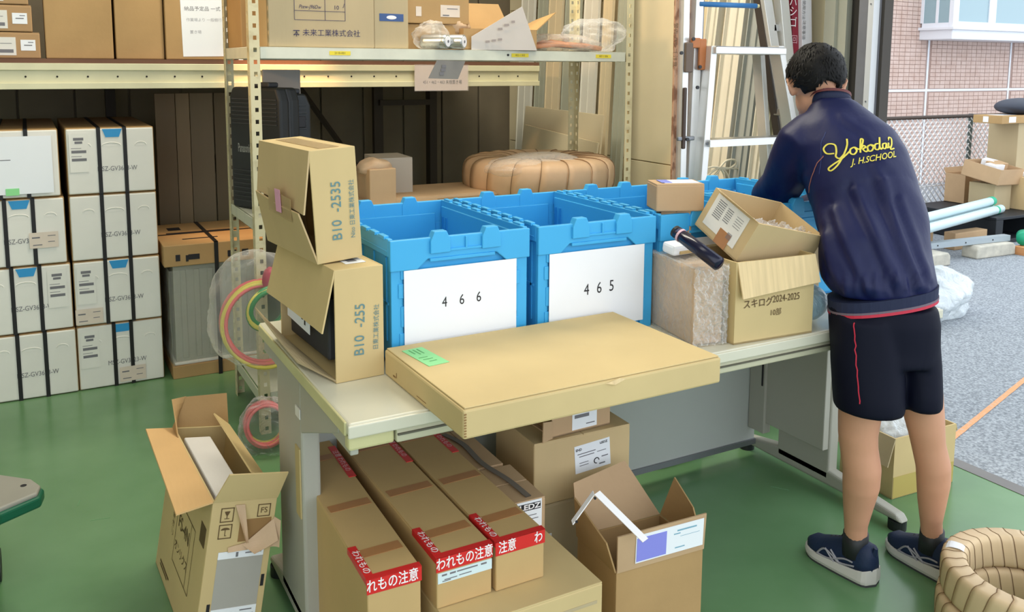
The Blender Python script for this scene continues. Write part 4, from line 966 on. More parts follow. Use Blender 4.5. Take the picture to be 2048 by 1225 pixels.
# ================================================================ leaning boxes at the desk's left
def b10(label, loc, rot, w_, d_, h_, title, small, m, open_lower):
    t = thing('cardboard_box', label, 'cardboard box', loc, rot)
    g = G().box(0, 0, 0, w_, .005, h_); g.box(0, d_-.005, 0, w_, d_, h_); g.box(w_-.005, .005, 0, w_, d_-.005, h_); g.box(0, .005, 0, w_-.005, d_-.005, .005); g.box(0, .005, h_-.005, w_-.005, d_-.005, h_)
    g.build('body', m, t, bev=.0018)
    fr = face('F', w_, d_, h_)
    text(t, fr, title, w_*.50, h_*.45, .034, INKB, ang=88, bold=.004, sx=.92); text(t, fr, small, w_*.84, h_*.45, .015, INKB, ang=88, sx=.9)
    return t
b1 = b10('lower brown carton on the desk corner printed B10-255, side flap hanging open', (.566, 1.86, D+.0005), (0, 0, 3.5), .118, .40, .262, 'B10  -255', '日東工業株式会社', CARDY, True)
# its big left side flaps: upper flap hangs slightly off, lower flap lies out over the desk edge
flap(b1, [(0, .40, .262), (0, 0, .262), (-.030, .006, .120), (-.036, .40, .128)], CARDY, .004, bulge=.004)
flap(b1, [(0, 0, .004), (0, .40, .004), (-.062, .42, .085), (-.040, .15, .012)], CARDG, .004, bulge=-.004)
G().box(.02, .10, .02, .10, .38, .17).build('inner_block', DARKG, b1, 'dark part inside', bev=.006)
l = decal(b1, FR((.006, .36, .05), (0, -1, 0), (0, 0, 1)), .09, .055, .17, .075, PAPER, 'inner_label', ang=-3); prints(l, I4, [(-.05, .01, .03, .014), (-.01, .0, .02, .02), (.03, -.008, .012, .012), (.05, -.015, .01, .016), (.04, .02, .03, .006)], INK, off=.0012)
decal(b1, face('T', .118, .40, .262), .07, .12, .05, .15, PAPER, 'label', ang=0, off=.0006); prints(b1, face('T', .118, .40, .262), [(.068, .09, .022, .06), (.068, .15, .026, .02)], INKG, off=.0018)
b2 = b10('upper brown carton printed B10-2535 stacked on the lower leaning one', (.548, 1.925, D+.264), (0, -3.2, 6), .112, .335, .262, 'B10  -2535', 'Nito 日東工業株式会社', CARDY, False)
flap(b2, [(0, .335, .262), (0, 0, .262), (-.022, .006, .118), (-.016, .335, .135)], CARD, .004, bulge=.006)
flap(b2, [(0, 0, .002), (0, .335, .002), (-.020, .335, .135), (-.026, .030, .118)], CARD, .004, bulge=-.004)
l = decal(b2, FR((-.022, .20, .09), (0, -1, 0), (0, 0, 1)), .055, .035, .15, .055, TAPEC, 'tape', ang=-4, off=.004); decal(b2, FR((-.022, .20, .09), (0, -1, 0), (0, 0, 1)), .055, .045, .035, .055, PINK, 'pink_note', off=.007, label='pink paper slip')
decal(b2, face('T', .112, .335, .262), .056, .16, .05, .28, TAPEC, 'tape', off=.0006)

# ================================================================ wide flat carton overhanging the desk front
fbx = thing('flat_carton', 'wide flat tan carton overhanging the front of the desk', 'cardboard box', (.690, 1.452, D+.0005), (0, 0, .6))
G().box(0, 0, 0, .652, .418, .060).build('body', CARDY, fbx, bev=.005)
G().box(.004, .004, .0605, .648, .414, .0635).build('lid_panel', CARDY, fbx, bev=.0015)
l = decal(fbx, FR((0, 0, .0635), (1, 0, 0), (0, 1, 0)), .058, .315, .052, .125, GREEN_NOTE, 'green_note', ang=6, label='pale green handwritten note')
prints(l, I4, [(-.012, .04, .003, .03), (-.002, .035, .003, .036), (.008, .036, .003, .034), (-.008, -.005, .022, .003), (-.004, -.02, .024, .003), (0, -.036, .018, .003)], mat('note_ink', (104, 176, 112), .7), off=.0012)
g = G()
for i in range(9): g.box(.0015, -.0012+.0004*(i % 2), .006+.0055*i, .006, .0002, .0085+.0055*i)
g.build('torn_corner', CARDD, fbx)
g = G().add([(.33, -.001, .055), (.365, -.003, .062), (.352, -.007, .051), (.385, -.001, .057)], [(0, 1, 2), (1, 3, 2)]); g.build('torn_flake', CARDL, fbx)
prints(fbx, face('L', .652, .418, .06), [(.062, .014, .016, .004), (.075, .020, .003, .012), (.215, .012, .05, .0015)], CARDD, off=.0006)
fp = thing('plastic_film_sheet', 'thin clear film sheet peeking from under the wide flat carton\'s right end', 'plastic wrap', (1.30, 1.66, D+.001))
crumple(lambda a, b: (a*.115+.03, b*.20, .004*abs(noise.noise(Vector((a*6, b*6, 2))))+.0005), 14, 14).build('film', FILMD, fp, smooth=True)

# ================================================================ bubble wrapped carton, catalogue carton, tilted open carton
t = thing('bubble_wrapped_box', 'brown carton wrapped in shiny bubble film beside the catalogue carton', 'cardboard box', (1.452, 1.69, D+.001), (0, 0, -9))
G().box(.006, .006, 0, .094, .25, .20).build('carton', CARD3, t, bev=.006)
def bw_fn(a, b):
    q = a*4; w_, d_ = .106, .262
    x = w_*(min(max(q, 0), 1)-max(0, min(q-2, 1))); y = d_*(max(0, min(q-1, 1))-max(0, min(q-3, 1)))
    n = noise.fractal(Vector((a*26, b*9, 1)), 1.0, 2, 4)*(.005 if a < .26 else .002)
    return (x-.003+(n if (q < 1 or 2 < q < 3) else n), y-.003+n*1.2, .0+.212*b)
crumple(bw_fn, 160, 44, True).build('bubble_film', FILMW, t, 'shiny bubble film', smooth=True)
g = crumple(lambda a, b: (-.003+.106*a, -.003+.262*b, .207+.006*noise.noise(Vector((a*7, b*12, 1)))), 16, 30); g.build('bubble_film', FILMW, t, 'shiny bubble film', smooth=True)
crumple(lambda a, b: (-.001+.100*a, -.009+.012*noise.fractal(Vector((a*9, b*16, 4)), .9, 2.2, 4), .003+.206*b), 50, 90).build('bubble_film', film('bubble_shine', (250, 248, 244), .16, .05, bd=.01, bs=30), t, 'shiny crumpled bubble film', smooth=True)
ct = thing('cardboard_box', 'open catalogue carton marked 2024-2025 with a folded-down front flap', 'cardboard box', (1.560, 1.652, D+.0005), (0, 0, -3.5))
shell(ct, .266, .20, .218, CARDY, .005)
flap(ct, [(0.004, 0, .218), (.266, 0, .218), (.272, -.018, .144), (.008, -.022, .126)], CARDL, .004, bulge=.003, label='front flap of pale corrugated board')
flap(ct, [(.266, .20, .218), (0, .20, .218), (.0, .30, .20), (.266, .30, .21)], CARD, .004)
fr = face('F', .266, .20, .218)
text(ct, fr, 'スキログ', .075, .103, .026, INKBR, sx=.95, bold=.006); text(ct, fr, '2024-2025', .170, .108, .027, INKBR, sx=.80); text(ct, fr, '10部', .135, .072, .021, INKBR, sx=.95)
tl = thing('cardboard_box', 'open shallow carton tipped over on top of the catalogue carton', 'cardboard box', (1.592, 1.690, .945), (24.9, 13, 6.5))
shell(tl, .288, .18, .121, CARD, .005)
fr = face('L', .288, .18, .121)
l = decal(tl, fr, .085, .068, .130, .095, LABEL, 'shipping_label', ang=0); prints(l, I4, [(-.035, .036-.006*i, .03, .0022) for i in range(9)]+[(0, .032-.006*i, .022, .002) for i in range(7)]+[(.04, .03-.007*i, .026, .0012) for i in range(5)]+[(.028+.003*i, -.028, .0014, .018) for i in range(6)], INKG, off=.0012)
decal(tl, fr, .105, .0225, .045, .044, TAPE, 'tape', off=.0008)
prints(tl, FR((.07, .174, .03), (1, 0, 0), (0, 0, 1)), [(.03, .03, .04, .005), (.03, .045, .04, .006), (.03, .012, .03, .003)], INKBR, off=.0004)
cf = crumple(lambda a, b: (.01+.26*a, .006+.05*b, .105+.022*noise.fractal(Vector((a*9, b*4, 3)), .8, 2, 3)), 50, 16); cf.build('crumpled_film', FILMW, tl, 'crumpled clear film', smooth=True)
flap(tl, [(0, .005, .121), (0, .16, .121), (-.02, .15, .125), (-.02, .02, .128)], TAPEC, .001)
# rolled dark blue package leaning on the bubble-wrapped carton, white pouch below
a_, b_ = at(1352, 464, 2.30), at(1440, 530, 2.19)
t = thing('dark_blue_tube_pack', 'dark blue film-wrapped tube leaning on the bubble-wrapped carton', 'tube', tuple((a_+b_)/2))
mid = (a_+b_)/2; G().tube([a_-mid, (a_-mid)*.95, (b_-mid)*.95, b_-mid], [.010, .017, .019, .012], 16).build('pack', mat('navy_wrap', (20, 22, 48), .2, c2=(90, 96, 130), vscale=30, thr=(.62, .7)), t, smooth=True)
G().tube([a_-mid-(b_-a_).normalized()*.004, a_-mid+(b_-a_).normalized()*.012], .0165, 16).build('cap', BLACKP, t); G().tube([(a_-mid)*.80, (a_-mid)*.72], .0185, 16).build('band', mat('pinkish_white', (220, 180, 190), .5), t)
t = thing('white_packet', 'small white packet under the dark blue tube against the third crate', 'packet', (1.475, 1.80, D+.213), (8, 0, 4)); G().box(0, 0, 0, .09, .05, .03).build('packet', PAPER, t, bev=.008); G().box(.02, -.004, .006, .08, 0, .014).build('clip', mat('wood_clip', (196, 170, 120), .6), t)
bl = blob((1.90, 1.74, D+.055), (.055, .07, .055), .12, 12, 40, 24, D+.001, 14); tag(bl.build('blue_packing_roll', film('blue_film', (170, 206, 222), .75, .3), None, smooth=True), 'pale blue translucent plastic roll between the catalogue carton and the person', 'plastic roll')
carton('cardboard_box', 'pale carton on the desk half hidden by the person\'s jacket', (1.885, 1.66+.17, D+.001), (0, 0, 0), .18, .045, .20, CARDG, seam=None)
# ================================================================ cartons under the desk
base = carton('cardboard_box', 'big flat carton on the floor carrying the red-taped long boxes', (.705, 1.535, 0), (0, 0, 0), .375, .95, .284, CARDY, seam=None)
prints(base, face('F', .375, .95, .284), [(.19, .24, .34, .008)], CARDG, off=.0006)
def longbox(label, loc, rot, w_, L_, h_, m, tape_txt, first, lab=False, dxt=0):
    t = thing('long_carton', label, 'cardboard box', loc, rot, 'long cartons with red caution tape under the desk')
    G().box(0, 0, 0, w_, L_, h_-.003).build('body', m, t, bev=.003)
    G().box(.001, .001, h_-.0045, w_-.001, L_-.001, h_).build('lid_panel', m, t, bev=.001)
    fr, ft = face('F', w_, L_, h_), face('T', w_, L_, h_)
    for v in (.10, .32, .60): decal(t, ft, w_*.5, v, w_*.86, .032, TAPE, 'tape', ang=2)
    g = G().box(-.0015, -.0016, h_-.032, w_+.0015, 0, h_+.001); g.box(-.0015, -.0016, h_, w_+.0015, .016, h_+.0014)
    rt = g.build('red_tape', RED, t, 'red tape with white Japanese caution lettering')
    text(rt, FR((0, -.0016, h_-.0335), (1, 0, 0), (0, 0, 1)), tape_txt, w_*.5+dxt, .018, .031, INKW, bold=.012, off=.0008, sx=.74)
    if first: g = G().box(-.0019, .0005, h_-.012, -.0003, .135, h_+.0017); g.box(-.0015, .0165, h_+.0003, .017, .135, h_+.0019); r2 = g.build('red_tape', RED, t, 'red tape along the front left edge'); text(r2, FR((0, 0, h_), (0, -1, 0), (1, 0, 0)), 'われもの', -.068, .008, .020, INKW, bold=.012, off=.0022, sx=1.2)
    g = G().box(w_-.018, .46, h_, w_+.0016, .66, h_+.0014); r3 = g.build('red_tape', RED, t, 'red tape along the rear right edge'); text(r3, FR((0, 0, h_), (0, -1, 0), (1, 0, 0)), '注意 われもの', -.56, w_-.009, .018, mat('ink_pinkish', (236, 190, 196), .6), bold=.01, off=.0022, sx=1.2)
    if lab:
        l = decal(t, fr, w_*.5+.001, h_-.047, w_*.98, .024, mat('pale_blue_label', (214, 230, 232), .6), 'label', ang=0)
        prints(l, I4, [(-.05, .006, .012, .004), (-.03, .006, .014, .004), (.005, .006, .05, .003), (.045, .006, .014, .004), (-.035, -.005, .03, .002), (0, -.004, .03, .002), (-.045, -.008, .02, .002)], INKG, off=.0012)
    return t
CG = mat('cardboard_under_desk', (196, 164, 112), .72, var=.05, vscale=5, bump=.2, bscale=40)
longbox('leftmost long carton with red caution tape, standing lower beside the desk leg', (.549, 1.619, .001), (0, 0, -1.4), .118, .80, .396, CG, 'れもの注意', True, dxt=-.004)
longbox('middle long carton with red caution tape and a pale label strip', (.704, 1.617, .285), (0, 0, 0), .133, .80, .117, CG, 'われもの注意', True, lab=True)
longbox('right long carton with red caution tape whose lettering shows two characters', (.846, 1.614, .285), (0, 0, 0), .124, .80, .117, CG, '注意　　わ', True, dxt=.0)
lz = carton('cardboard_box', 'two-part brown carton with black and white brand label beside the taped boxes', (.985, 1.79, .285), (0, 0, -2), .092, .20, .092, CARD3, seam='x')
l = decal(lz, face('F', .092, .20, .092), .046, .052, .070, .076, PAPER, 'label', label='white label with black heading'); l2 = decal(lz, face('F', .092, .20, .092), .046, .075, .062, .018, INK, 'label', off=.0018); text(l2, I4, 'LEDZ', 0, 0, .019, INKW, bold=.03, off=.0014, sx=1.3)
prints(l, I4, [(-.005, .0, .05, .002), (0, -.01, .05, .002), (.0, -.026, .03, .003)], INKG, off=.0012)
carton('cardboard_box', 'brown carton lying behind the labelled two-part one under the desk', (.975, 2.0, .285), (0, 0, -1), .095, .26, .092, CARD3, seam='y')
st2 = thing('grey_cable', 'flat grey strap lying along the brown cartons under the desk', 'cord', (0, 0, 0))
g = G(); pts = loop([(1.035, 1.80, .3795), (1.03, 1.90, .3815), (1.015, 2.02, .380), (1.02, 2.15, .381), (1.0, 2.24, .380)])
for i in range(len(pts)-1):
    a, b = pts[i], pts[i+1]; n = Vector((-(b-a).y, (b-a).x, 0)).normalized()*.008; g.add([a-n, b-n, b+n, a+n, a-n+Vector((0,0,.002)), b-n+Vector((0,0,.002)), b+n+Vector((0,0,.002)), a+n+Vector((0,0,.002))], [(0,3,2,1),(4,5,6,7),(0,1,5,4),(2,3,7,6)])
g.build('strap', mat('grey_strap', (120, 110, 100), .5), st2)
lo = carton('cardboard_box', 'lower pale carton on the floor under the labelled carton', (1.125, 1.975, 0), (0, 0, 0), .37, .30, .236, CARDG, seam=None)
l = decal(lo, face('F', .37, .30, .236), .075, .10, .022, .10, PAPER, 'label'); prints(l, I4, [(0, .035-.012*i, .012, .004) for i in range(7)], INKG, off=.0012)
lb = carton('cardboard_box', 'tan carton with large white shipping label under the desk', (1.152, 1.975, .2375), (0, 0, -1.5), .318, .24, .185, CARD, seam='y')
l = decal(lb, face('F', .318, .24, .185), .19, .115, .118, .082, PAPER, 'shipping_label', ang=4, label='white shipping label')
text(l, I4, 'END', -.045, .028, .010, INK, bold=.03, off=.0012); text(l, I4, 'LEDZ', .038, .031, .009, INK, bold=.04, off=.0012, sx=1.2)
prints(l, I4, [(-.02, .015, .06, .0025), (-.02, .007, .05, .0025), (-.03, -.012, .03, .002), (-.03, -.02, .03, .002), (.03, .008, .03, .002), (.04, -.01, .022, .003), (.03, -.03, .02, .004)], INKG, off=.0012)
g = G(); g.tube([(.008*math.cos(a), .008*math.sin(a), 0) for a in [i*PI/8 for i in range(13)]], .0014, 5); g.build('ce_mark', INK, l, ml=Matrix.Translation((.012, -.018, .0012)))
sb = thing('cardboard_box', 'small torn-open brown carton lying on the labelled carton under the desk', 'cardboard box', (1.215, 1.985, .4235), (0, 0, 2))
shell(sb, .20, .13, .068, CARD3, .004, walls='FBR'); flap(sb, [(.0, .0, .068), (.20, 0, .068), (.20, .07, .072), (.0, .06, .075)], CARD3, .003)
flap(sb, [(0, 0, .0), (0, 0, .05), (-.04, -.015, .06), (-.04, -.012, .0)], CARD3, .003); G().box(.01, .01, .005, .10, .12, .05).build('inner_box', CARDD, sb, bev=.003)
l = decal(sb, face('F', .20, .13, .068), .11, .036, .085, .056, PAPER, 'label'); prints(l, I4, [(-.01, .01, .05, .010), (.02, -.016, .03, .003), (-.03, .022, .008, .003)], INKG, off=.0012)
# tall open carton with blue and white label flap at the front right
ob = thing('cardboard_box', 'tall open carton with a blue and white label on its raised front flap', 'cardboard box', (1.188, 1.632, 0), (0, 0, -3))
W_, D_, H_ = .262, .19, .222
g = G().box(0, 0, 0, W_, D_, .005); g.box(0, 0, 0, W_, .005, H_); g.box(0, D_-.005, 0, W_, D_, H_); g.box(0, .005, 0, .005, D_-.005, H_); g.box(W_-.005, .005, 0, W_, D_-.005, H_)
g.build('body', CARD2, ob, bev=.0012)
fl1 = flap(ob, [(0, 0, H_), (W_, 0, H_), (W_+.002, -.004, H_+.098), (-.004, -.006, H_+.098)], CARD3, .004)
l = decal(ob, FR((0, -.0048, H_), (1, 0, 0), (0, -.04, 1)), .152, .052, .205, .074, PAPER, 'shipping_label', ang=0, off=.0012, label='white label with a large blue-violet block')
decal(l, I4, -.056, -.002, .088, .062, mat('violet_block', (140, 142, 226), .6), 'colour_block', off=.0009); prints(l, I4, [(.05, .022, .06, .004), (.02, .014, .02, .003), (.03, -.024, .03, .003), (.06, .005, .06, .001)], mat('ink_teal_pale', (130, 176, 196), .7), off=.0012)
flap(ob, [(0, D_, H_), (0, 0, H_), (-.028, -.0, H_+.085), (-.02, D_-.02, H_+.12)], CARD2, .004)
flap(ob, [(W_, D_, H_), (0, D_, H_), (.02, D_+.06, H_+.115), (W_-.06, D_+.09, H_+.13)], CARD3, .004, bulge=.012)
flap(ob, [(W_, 0, H_), (W_, D_, H_), (W_+.03, D_-.02, H_+.11), (W_+.01, .06, H_+.08)], CARD2, .004)
fo = thing('white_profile', 'white metal strip with holes sticking out of the open label carton', 'metal strip', tuple(at(1190, 1030, 2.02)))
pa, pb_ = at(1188, 990, 2.13), at(1285, 1086, 2.10); o_ = Vector(fo.location)
def strip3(a, b, c, m, nm, th=.003):
    n = (b-a).cross(c-a).normalized()*th; return G().add([a, b, b+(c-a), c, a+n, b+n, b+(c-a)+n, c+n], [(0,1,2,3),(7,6,5,4),(0,4,5,1),(1,5,6,2),(2,6,7,3),(3,7,4,0)]).build(nm, m, fo)
strip3(pa-o_, pb_-o_, pa-o_+Vector((.016, .0, .006)), INKW, 'strip'); strip3(pa-o_, at(1145, 1050, 2.11)-o_, pa-o_+Vector((.004, .012, .004)), INKW, 'strip')
q = at(1180, 997, 2.0)-o_
g = G(); 
for (u, v) in ((1190, 997), (1153, 1044)):
    q = at(u, v, 2.10)-o_; g.tube([q, q-FW*.002], .0035, 8)
g.build('holes', INK, fo)

# ================================================================ tall carton leaning on the desk leg (left)
fs = thing('cardboard_box', 'tall open carton marked FS leaning against the desk\'s left leg', 'cardboard box', (.262, 2.10, 0), (0, 9.5, 2.5))
W_, D_, H_ = .158, .51, .405
g = G().box(0, 0, 0, W_, D_, .005); g.box(0, 0, 0, W_, .005, H_); g.box(0, D_-.005, 0, W_, D_, H_); g.box(0, .005, 0, .005, D_-.005, H_); g.box(W_-.005, .005, 0, W_, D_-.005, H_)
g.build('body', CARDY, fs, bev=.0015)
flap(fs, [(0, D_, H_), (0, 0, H_), (-.080, .012, H_-.028), (-.080, D_-.02, H_+.008)], mat('card_orange', (212, 172, 118), .7, var=.05), .004)
flap(fs, [(0, 0, H_), (W_, 0, H_), (W_+.006, -.035, H_+.078), (.02, -.035, H_+.082)], CARDY, .004)
flap(fs, [(W_, D_, H_), (0, D_, H_), (.03, D_+.02, H_+.085), (W_-.01, D_+.03, H_+.09)], CARD2, .004)
flap(fs, [(0, D_, H_), (0, D_-.08, H_), (-.01, D_+.01, H_+.08), (.03, D_+.02, H_+.085)], CARD2, .004)
flap(fs, [(W_, .02, H_), (W_, D_, H_), (W_-.052, D_-.01, H_+.040), (W_-.055, .07, H_+.038)], CARDY, .004)
G().box(.012, .03, .05, .085, D_-.09, H_+.004).build('inner_pack', mat('white_foam', (214, 210, 206), .7, var=.03, bump=.4, bscale=80), fs, 'white packed panel', bev=.004)
fr = face('F', W_, D_, H_)
def icon(parent, fr, u, v, w_, h_, kind):
    g = G(); k = .0022
    g.box(u-w_/2, v-h_/2, 0, u+w_/2, v-h_/2+k, .0003); g.box(u-w_/2, v+h_/2-k, 0, u+w_/2, v+h_/2, .0003); g.box(u-w_/2, v-h_/2, 0, u-w_/2+k, v+h_/2, .0003); g.box(u+w_/2-k, v-h_/2, 0, u+w_/2, v+h_/2, .0003)
    if kind == 'umbrella':
        g.add([(u+.011*math.cos(a), v+.004+.006*math.sin(a), .0003) for a in [i*PI/8 for i in range(9)]], [tuple(range(9))]); g.box(u-.0008, v-.010, 0, u+.0008, v+.006, .0003); g.box(u-.0008, v-.011, 0, u+.004, v-.0095, .0003)
    if kind == 'glass':
        g.add([(u-.007, v+.009, .0003), (u+.007, v+.009, .0003), (u+.002, v-.001, .0003), (u-.002, v-.001, .0003)], [(0, 3, 2, 1)]); g.box(u-.001, v-.009, 0, u+.001, v, .0003); g.box(u-.006, v-.010, 0, u+.006, v-.0085, .0003)
    g.build('icon', INKBR, parent, ml=fr @ Matrix.Translation((0, 0, .0012)))
icon(fs, fr, .038, H_-.036, .032, .036, 'glass'); icon(fs, fr, .038, H_-.078, .032, .036, 'umbrella')
icon(fs, fr, .128, H_-.032, .032, .032, None); text(fs, fr, 'FS', .128, H_-.032, .020, INKBR, off=.002)
l = decal(fs, fr, .085, .180, .112, .19, GREYL, 'shipping_note', ang=0, label='grey and white shipping sheet'); decal(l, I4, 0, .086, .112, .018, PAPER, 'header', off=.0009); decal(l, I4, 0, -.073, .112, .044, PAPER, 'footer', off=.0009)
prints(l, I4, [(-.01, .086, .006, .012), (.03, .088, .04, .003), (-.035, -.068, .02, .010), (.03, -.06, .03, .003), (.03, -.072, .04, .004), (-.03, -.085, .03, .003)], INKG, off=.002)
flap(fs, [(.055, -.003, H_-.012), (.078, -.003, H_-.012), (.092, -.028, H_-.100), (.086, -.03, H_-.100)], KRAFT, .002, label='torn strip of kraft paper', name='torn_strip', bulge=.006)
flap(fs, [(.084, -.006, H_-.115), (.155, -.004, H_-.055), (.168, -.022, H_-.105), (.11, -.028, H_-.130)], KRAFT, .002, label='torn strip of kraft paper', name='torn_strip', bulge=.01)
flap(fs, [(.05, -.004, H_-.118), (.15, -.004, H_-.100), (.15, -.008, H_-.125), (.05, -.010, H_-.128)], KRAFT, .002, name='torn_strip')
flap(fs, [(.155, -.004, H_-.05), (.172, -.01, H_-.06), (.174, -.02, H_-.125), (.150, -.012, H_-.125)], KRAFT, .003, name='torn_strip', bulge=.006)
G().box(.072, -.0006, H_-.108, .150, .0, H_-.052).build('torn_recess', CARDD, fs)
fl_ = face('L', W_, D_, H_)
prints(fs, fl_, [(.39, .19, .002, .17), (.29, .275, .20, .002), (.29, .105, .20, .002), (.19, .19, .002, .17), (.35, .19, .002, .17)], INKBR, off=.0012)
text(fs, fl_, 'FS-4N', .275, .225, .052, INKBR, ang=0, off=.0014, sx=1.0); text(fs, fl_, 'オンリクス', .275, .155, .032, INKBR, off=.0014); text(fs, fl_, 'ご注意', .155, .19, .024, INKBR, ang=90, off=.0014)
prints(fs, fl_, [(.46, .30, .05, .05), (.24, .31, .05, .03), (.12, .04, .12, .005), (.11, .03, .10, .004)], INKBR, off=.0012)
for (u, v) in ((.148, .19), (.022, .13)): decal(fs, fr, u, v, .008, .03, INK, 'hand_hole', off=.0004)

# ================================================================ green platform edge at far left
gp = thing('platform_cart', 'grey platform with green rubber edge and bolt hole at the left edge of the photo', 'cart', (0, 0, 0))
R3 = [(-.075, 2.56), (-.03, 2.60), (-.06, 2.66), (-.20, 2.80), (-.8, 3.2), (-1.0, 2.7), (-.65, 2.2), (-.12, 2.48)]
def slab(pts, z0, z1, ins=0):
    c = Vector((sum(p[0] for p in pts)/len(pts), sum(p[1] for p in pts)/len(pts))); n = len(pts)
    q = [Vector(p)+(c-Vector(p)).normalized()*ins for p in pts]; vs = [(p.x, p.y, z0) for p in q]+[(p.x, p.y, z1) for p in q]
    return G().add(vs, [tuple(reversed(range(n))), tuple(range(n, 2*n))]+[(i, (i+1) % n, (i+1) % n+n, i+n) for i in range(n)])
E0 = [Vector(at(*p)) for p in ((92, 975, 2.25), (88, 1000, 2.22))]
ptsC = [Z for Z in []]
def onz(u, v, z):
    q = FW+RT*((u-CX)/F)+DN*((v-CY)/F); return CAMP+q*((z-H)/q.z)
A = [onz(84, 970, .30), onz(66, 957, .30), onz(-10, 946, .30), onz(-260, 920, .30), onz(-420, 1100, .30), onz(-180, 1130, .30), onz(0, 1018, .30), onz(78, 985, .30)]
pp_ = [(a.x, a.y) for a in A]
slab(pp_, .285, .300, .004).build('deck', mat('grey_deck', (150, 148, 138), .5, var=.08), gp, bev=.006, seg=3)
slab(pp_, .255, .288, -.004).build('rubber_edge', mat('green_rubber', (16, 92, 66), .4), gp, 'dark green rubber edge', bev=.008, seg=3)
hc = onz(47, 972, .3); g = G().tube([(hc.x, hc.y, .2995), (hc.x, hc.y, .3008)], .008, 16); g.build('bolt_hole', INK, gp)
for (dx, dy) in ((-.13, .10), (-.5, .25), (-.35, -.15)):
    x, y = pp_[0][0]+dx, pp_[0][1]+dy; G().tube([(x, y, .06), (x, y, .255)], .014, 10).build('caster_stem', ALUD, gp); w_ = G().tube([(x-.015, y, .045), (x+.015, y, .045)], .045, 20).build('wheel', BLACKP, gp)

# ================================================================ wrapped coils at bottom right
CW = mat('kraft_wrap', (214, 188, 150), .5, var=.06, vscale=7, bump=.15, bscale=20, spec=.4)
cu = wrapped_coil('wrapped_coil', 'upper kraft-wrapped coil of the pair at the lower right', (2.165, 1.185, .100), .183, .031, .045, 30, CW, tw=.5, e=.42, kk=.03)
lw = wrapped_coil('wrapped_coil', 'lower kraft-wrapped coil under the other at the lower right', (2.160, 1.180, .0), .188, .034, .048, 30, CW, tw=.5, e=.42, kk=.03)
tt = G(); rows = []; a0 = 2.02
for i in range(7):
    ang = a0-.09+.18*i/6; row = []
    for k in range(9):
        q = -1+2*k/8; rr = .183+.031*q*.85; zz = .100+.045+.045*(1-abs(q*.85)**3.2)**.31*1.08+.0015; row.append((2.165+rr*math.cos(ang), 1.185+rr*math.sin(ang), zz))
    rows.append(row)
tt.add([p for r_ in rows for p in r_], [(i*9+k, i*9+k+1, (i+1)*9+k+1, (i+1)*9+k) for i in range(6) for k in range(8)])
o = tt.build('tape_patch', PAPER, cu, ml=Matrix.Translation((-2.165, -1.185, -.100)), label='white tape patch'); o.modifiers.new('s', 'SOLIDIFY').thickness = .0015

# ================================================================ open carton on the floor behind the person's legs
pbx = thing('cardboard_box', 'open yellowish carton with crumpled white bags behind the person\'s legs', 'cardboard box', (2.478, 1.842, 0), (0, 0, -3))
shell(pbx, .30, .23, .215, CARDY, .005)
flap(pbx, [(0, .23, .215), (0, 0, .215), (-.03, .0, .12), (-.04, .22, .13)], CARDG, .004); flap(pbx, [(.30, 0, .215), (.30, .23, .215), (.34, .22, .19), (.335, .02, .18)], CARDY, .004); flap(pbx, [(.30, .23, .215), (0, .23, .215), (.02, .25, .27), (.28, .25, .27)], CARDY, .004)
decal(pbx, face('F', .3, .23, .215), .15, .04, .296, .075, mat('olive_tape', (190, 168, 96), .4), 'wide_tape')
blob((.12, .11, .19), (.10, .08, .055), .3, 20, 50, 30, .10, 15).build('crumpled_bag', FILMD, pbx, 'crumpled white bags', smooth=True)
# ================================================================ the person
pe = thing('person', 'person in navy tracksuit top and shorts bending over the desk, seen from behind', 'person', (2.06, 1.60, 0))
PO = Vector((2.06, 1.60, 0)); MI = Matrix.Translation(-PO)
SKIN = mat('skin', (206, 152, 122), .5, var=.04, vscale=9, bump=.05, bscale=60)
NAVY = mat('navy_jersey', (12, 20, 68), .48, var=.10, vscale=3, bump=.5, bscale=9, stretch=(1, 1, .5), bdist=.01, spec=.38)
NAVYS = mat('navy_shorts', (8, 11, 30), .62, var=.10, vscale=3, bump=.2, bscale=8, stretch=(1, 1, .3), bdist=.01, spec=.2)
NAVYB = mat('navy_rib', (26, 34, 66), .7, bump=.3, bscale=50, stretch=(4, 4, .2))
HAIR = mat('black_hair', (20, 18, 18), .62, bump=.4, bscale=70, spec=.25)
ft = Vector((.62, .785, 0)); ft.normalize(); rt_ = Vector((ft.y, -ft.x, 0)); UP = Vector((0, 0, 1))
def ring(c, a, b, f=ft, r=rt_, tilt=0, n=28, e=.85):
    u = (f*math.cos(tilt)-UP*math.sin(tilt)); out = []
    for k in range(n):
        t_ = 2*PI*k/n; ca, sa = math.cos(t_), math.sin(t_)
        out.append(c+r*(math.copysign(abs(ca)**e, ca)*a)+u*(math.copysign(abs(sa)**e, sa)*b))
    return out
# joints, from the photograph at their real distances
hip = at(1772, 640, 2.352); neck = at(1660, 212, 2.60); head = at(1631, 165, 2.635)
shL, shR = at(1606, 285, 2.56), at(1752, 296, 2.50)
elL, haL = at(1562, 372, 2.70), at(1512, 402, 2.86)
elR, haR = at(1655, 420, 2.76), at(1590, 415, 2.90)
knL, anL = at(1716, 868, 2.395), at(1709, 1082, 2.395)
knR, anR = at(1853, 862, 2.40), at(1866, 1068, 2.40)
anL = Vector((1.996, 1.592, .112)); anR = Vector((2.205, 1.500, .112))
hL, hR = at(1732, 690, 2.352), at(1826, 690, 2.37)
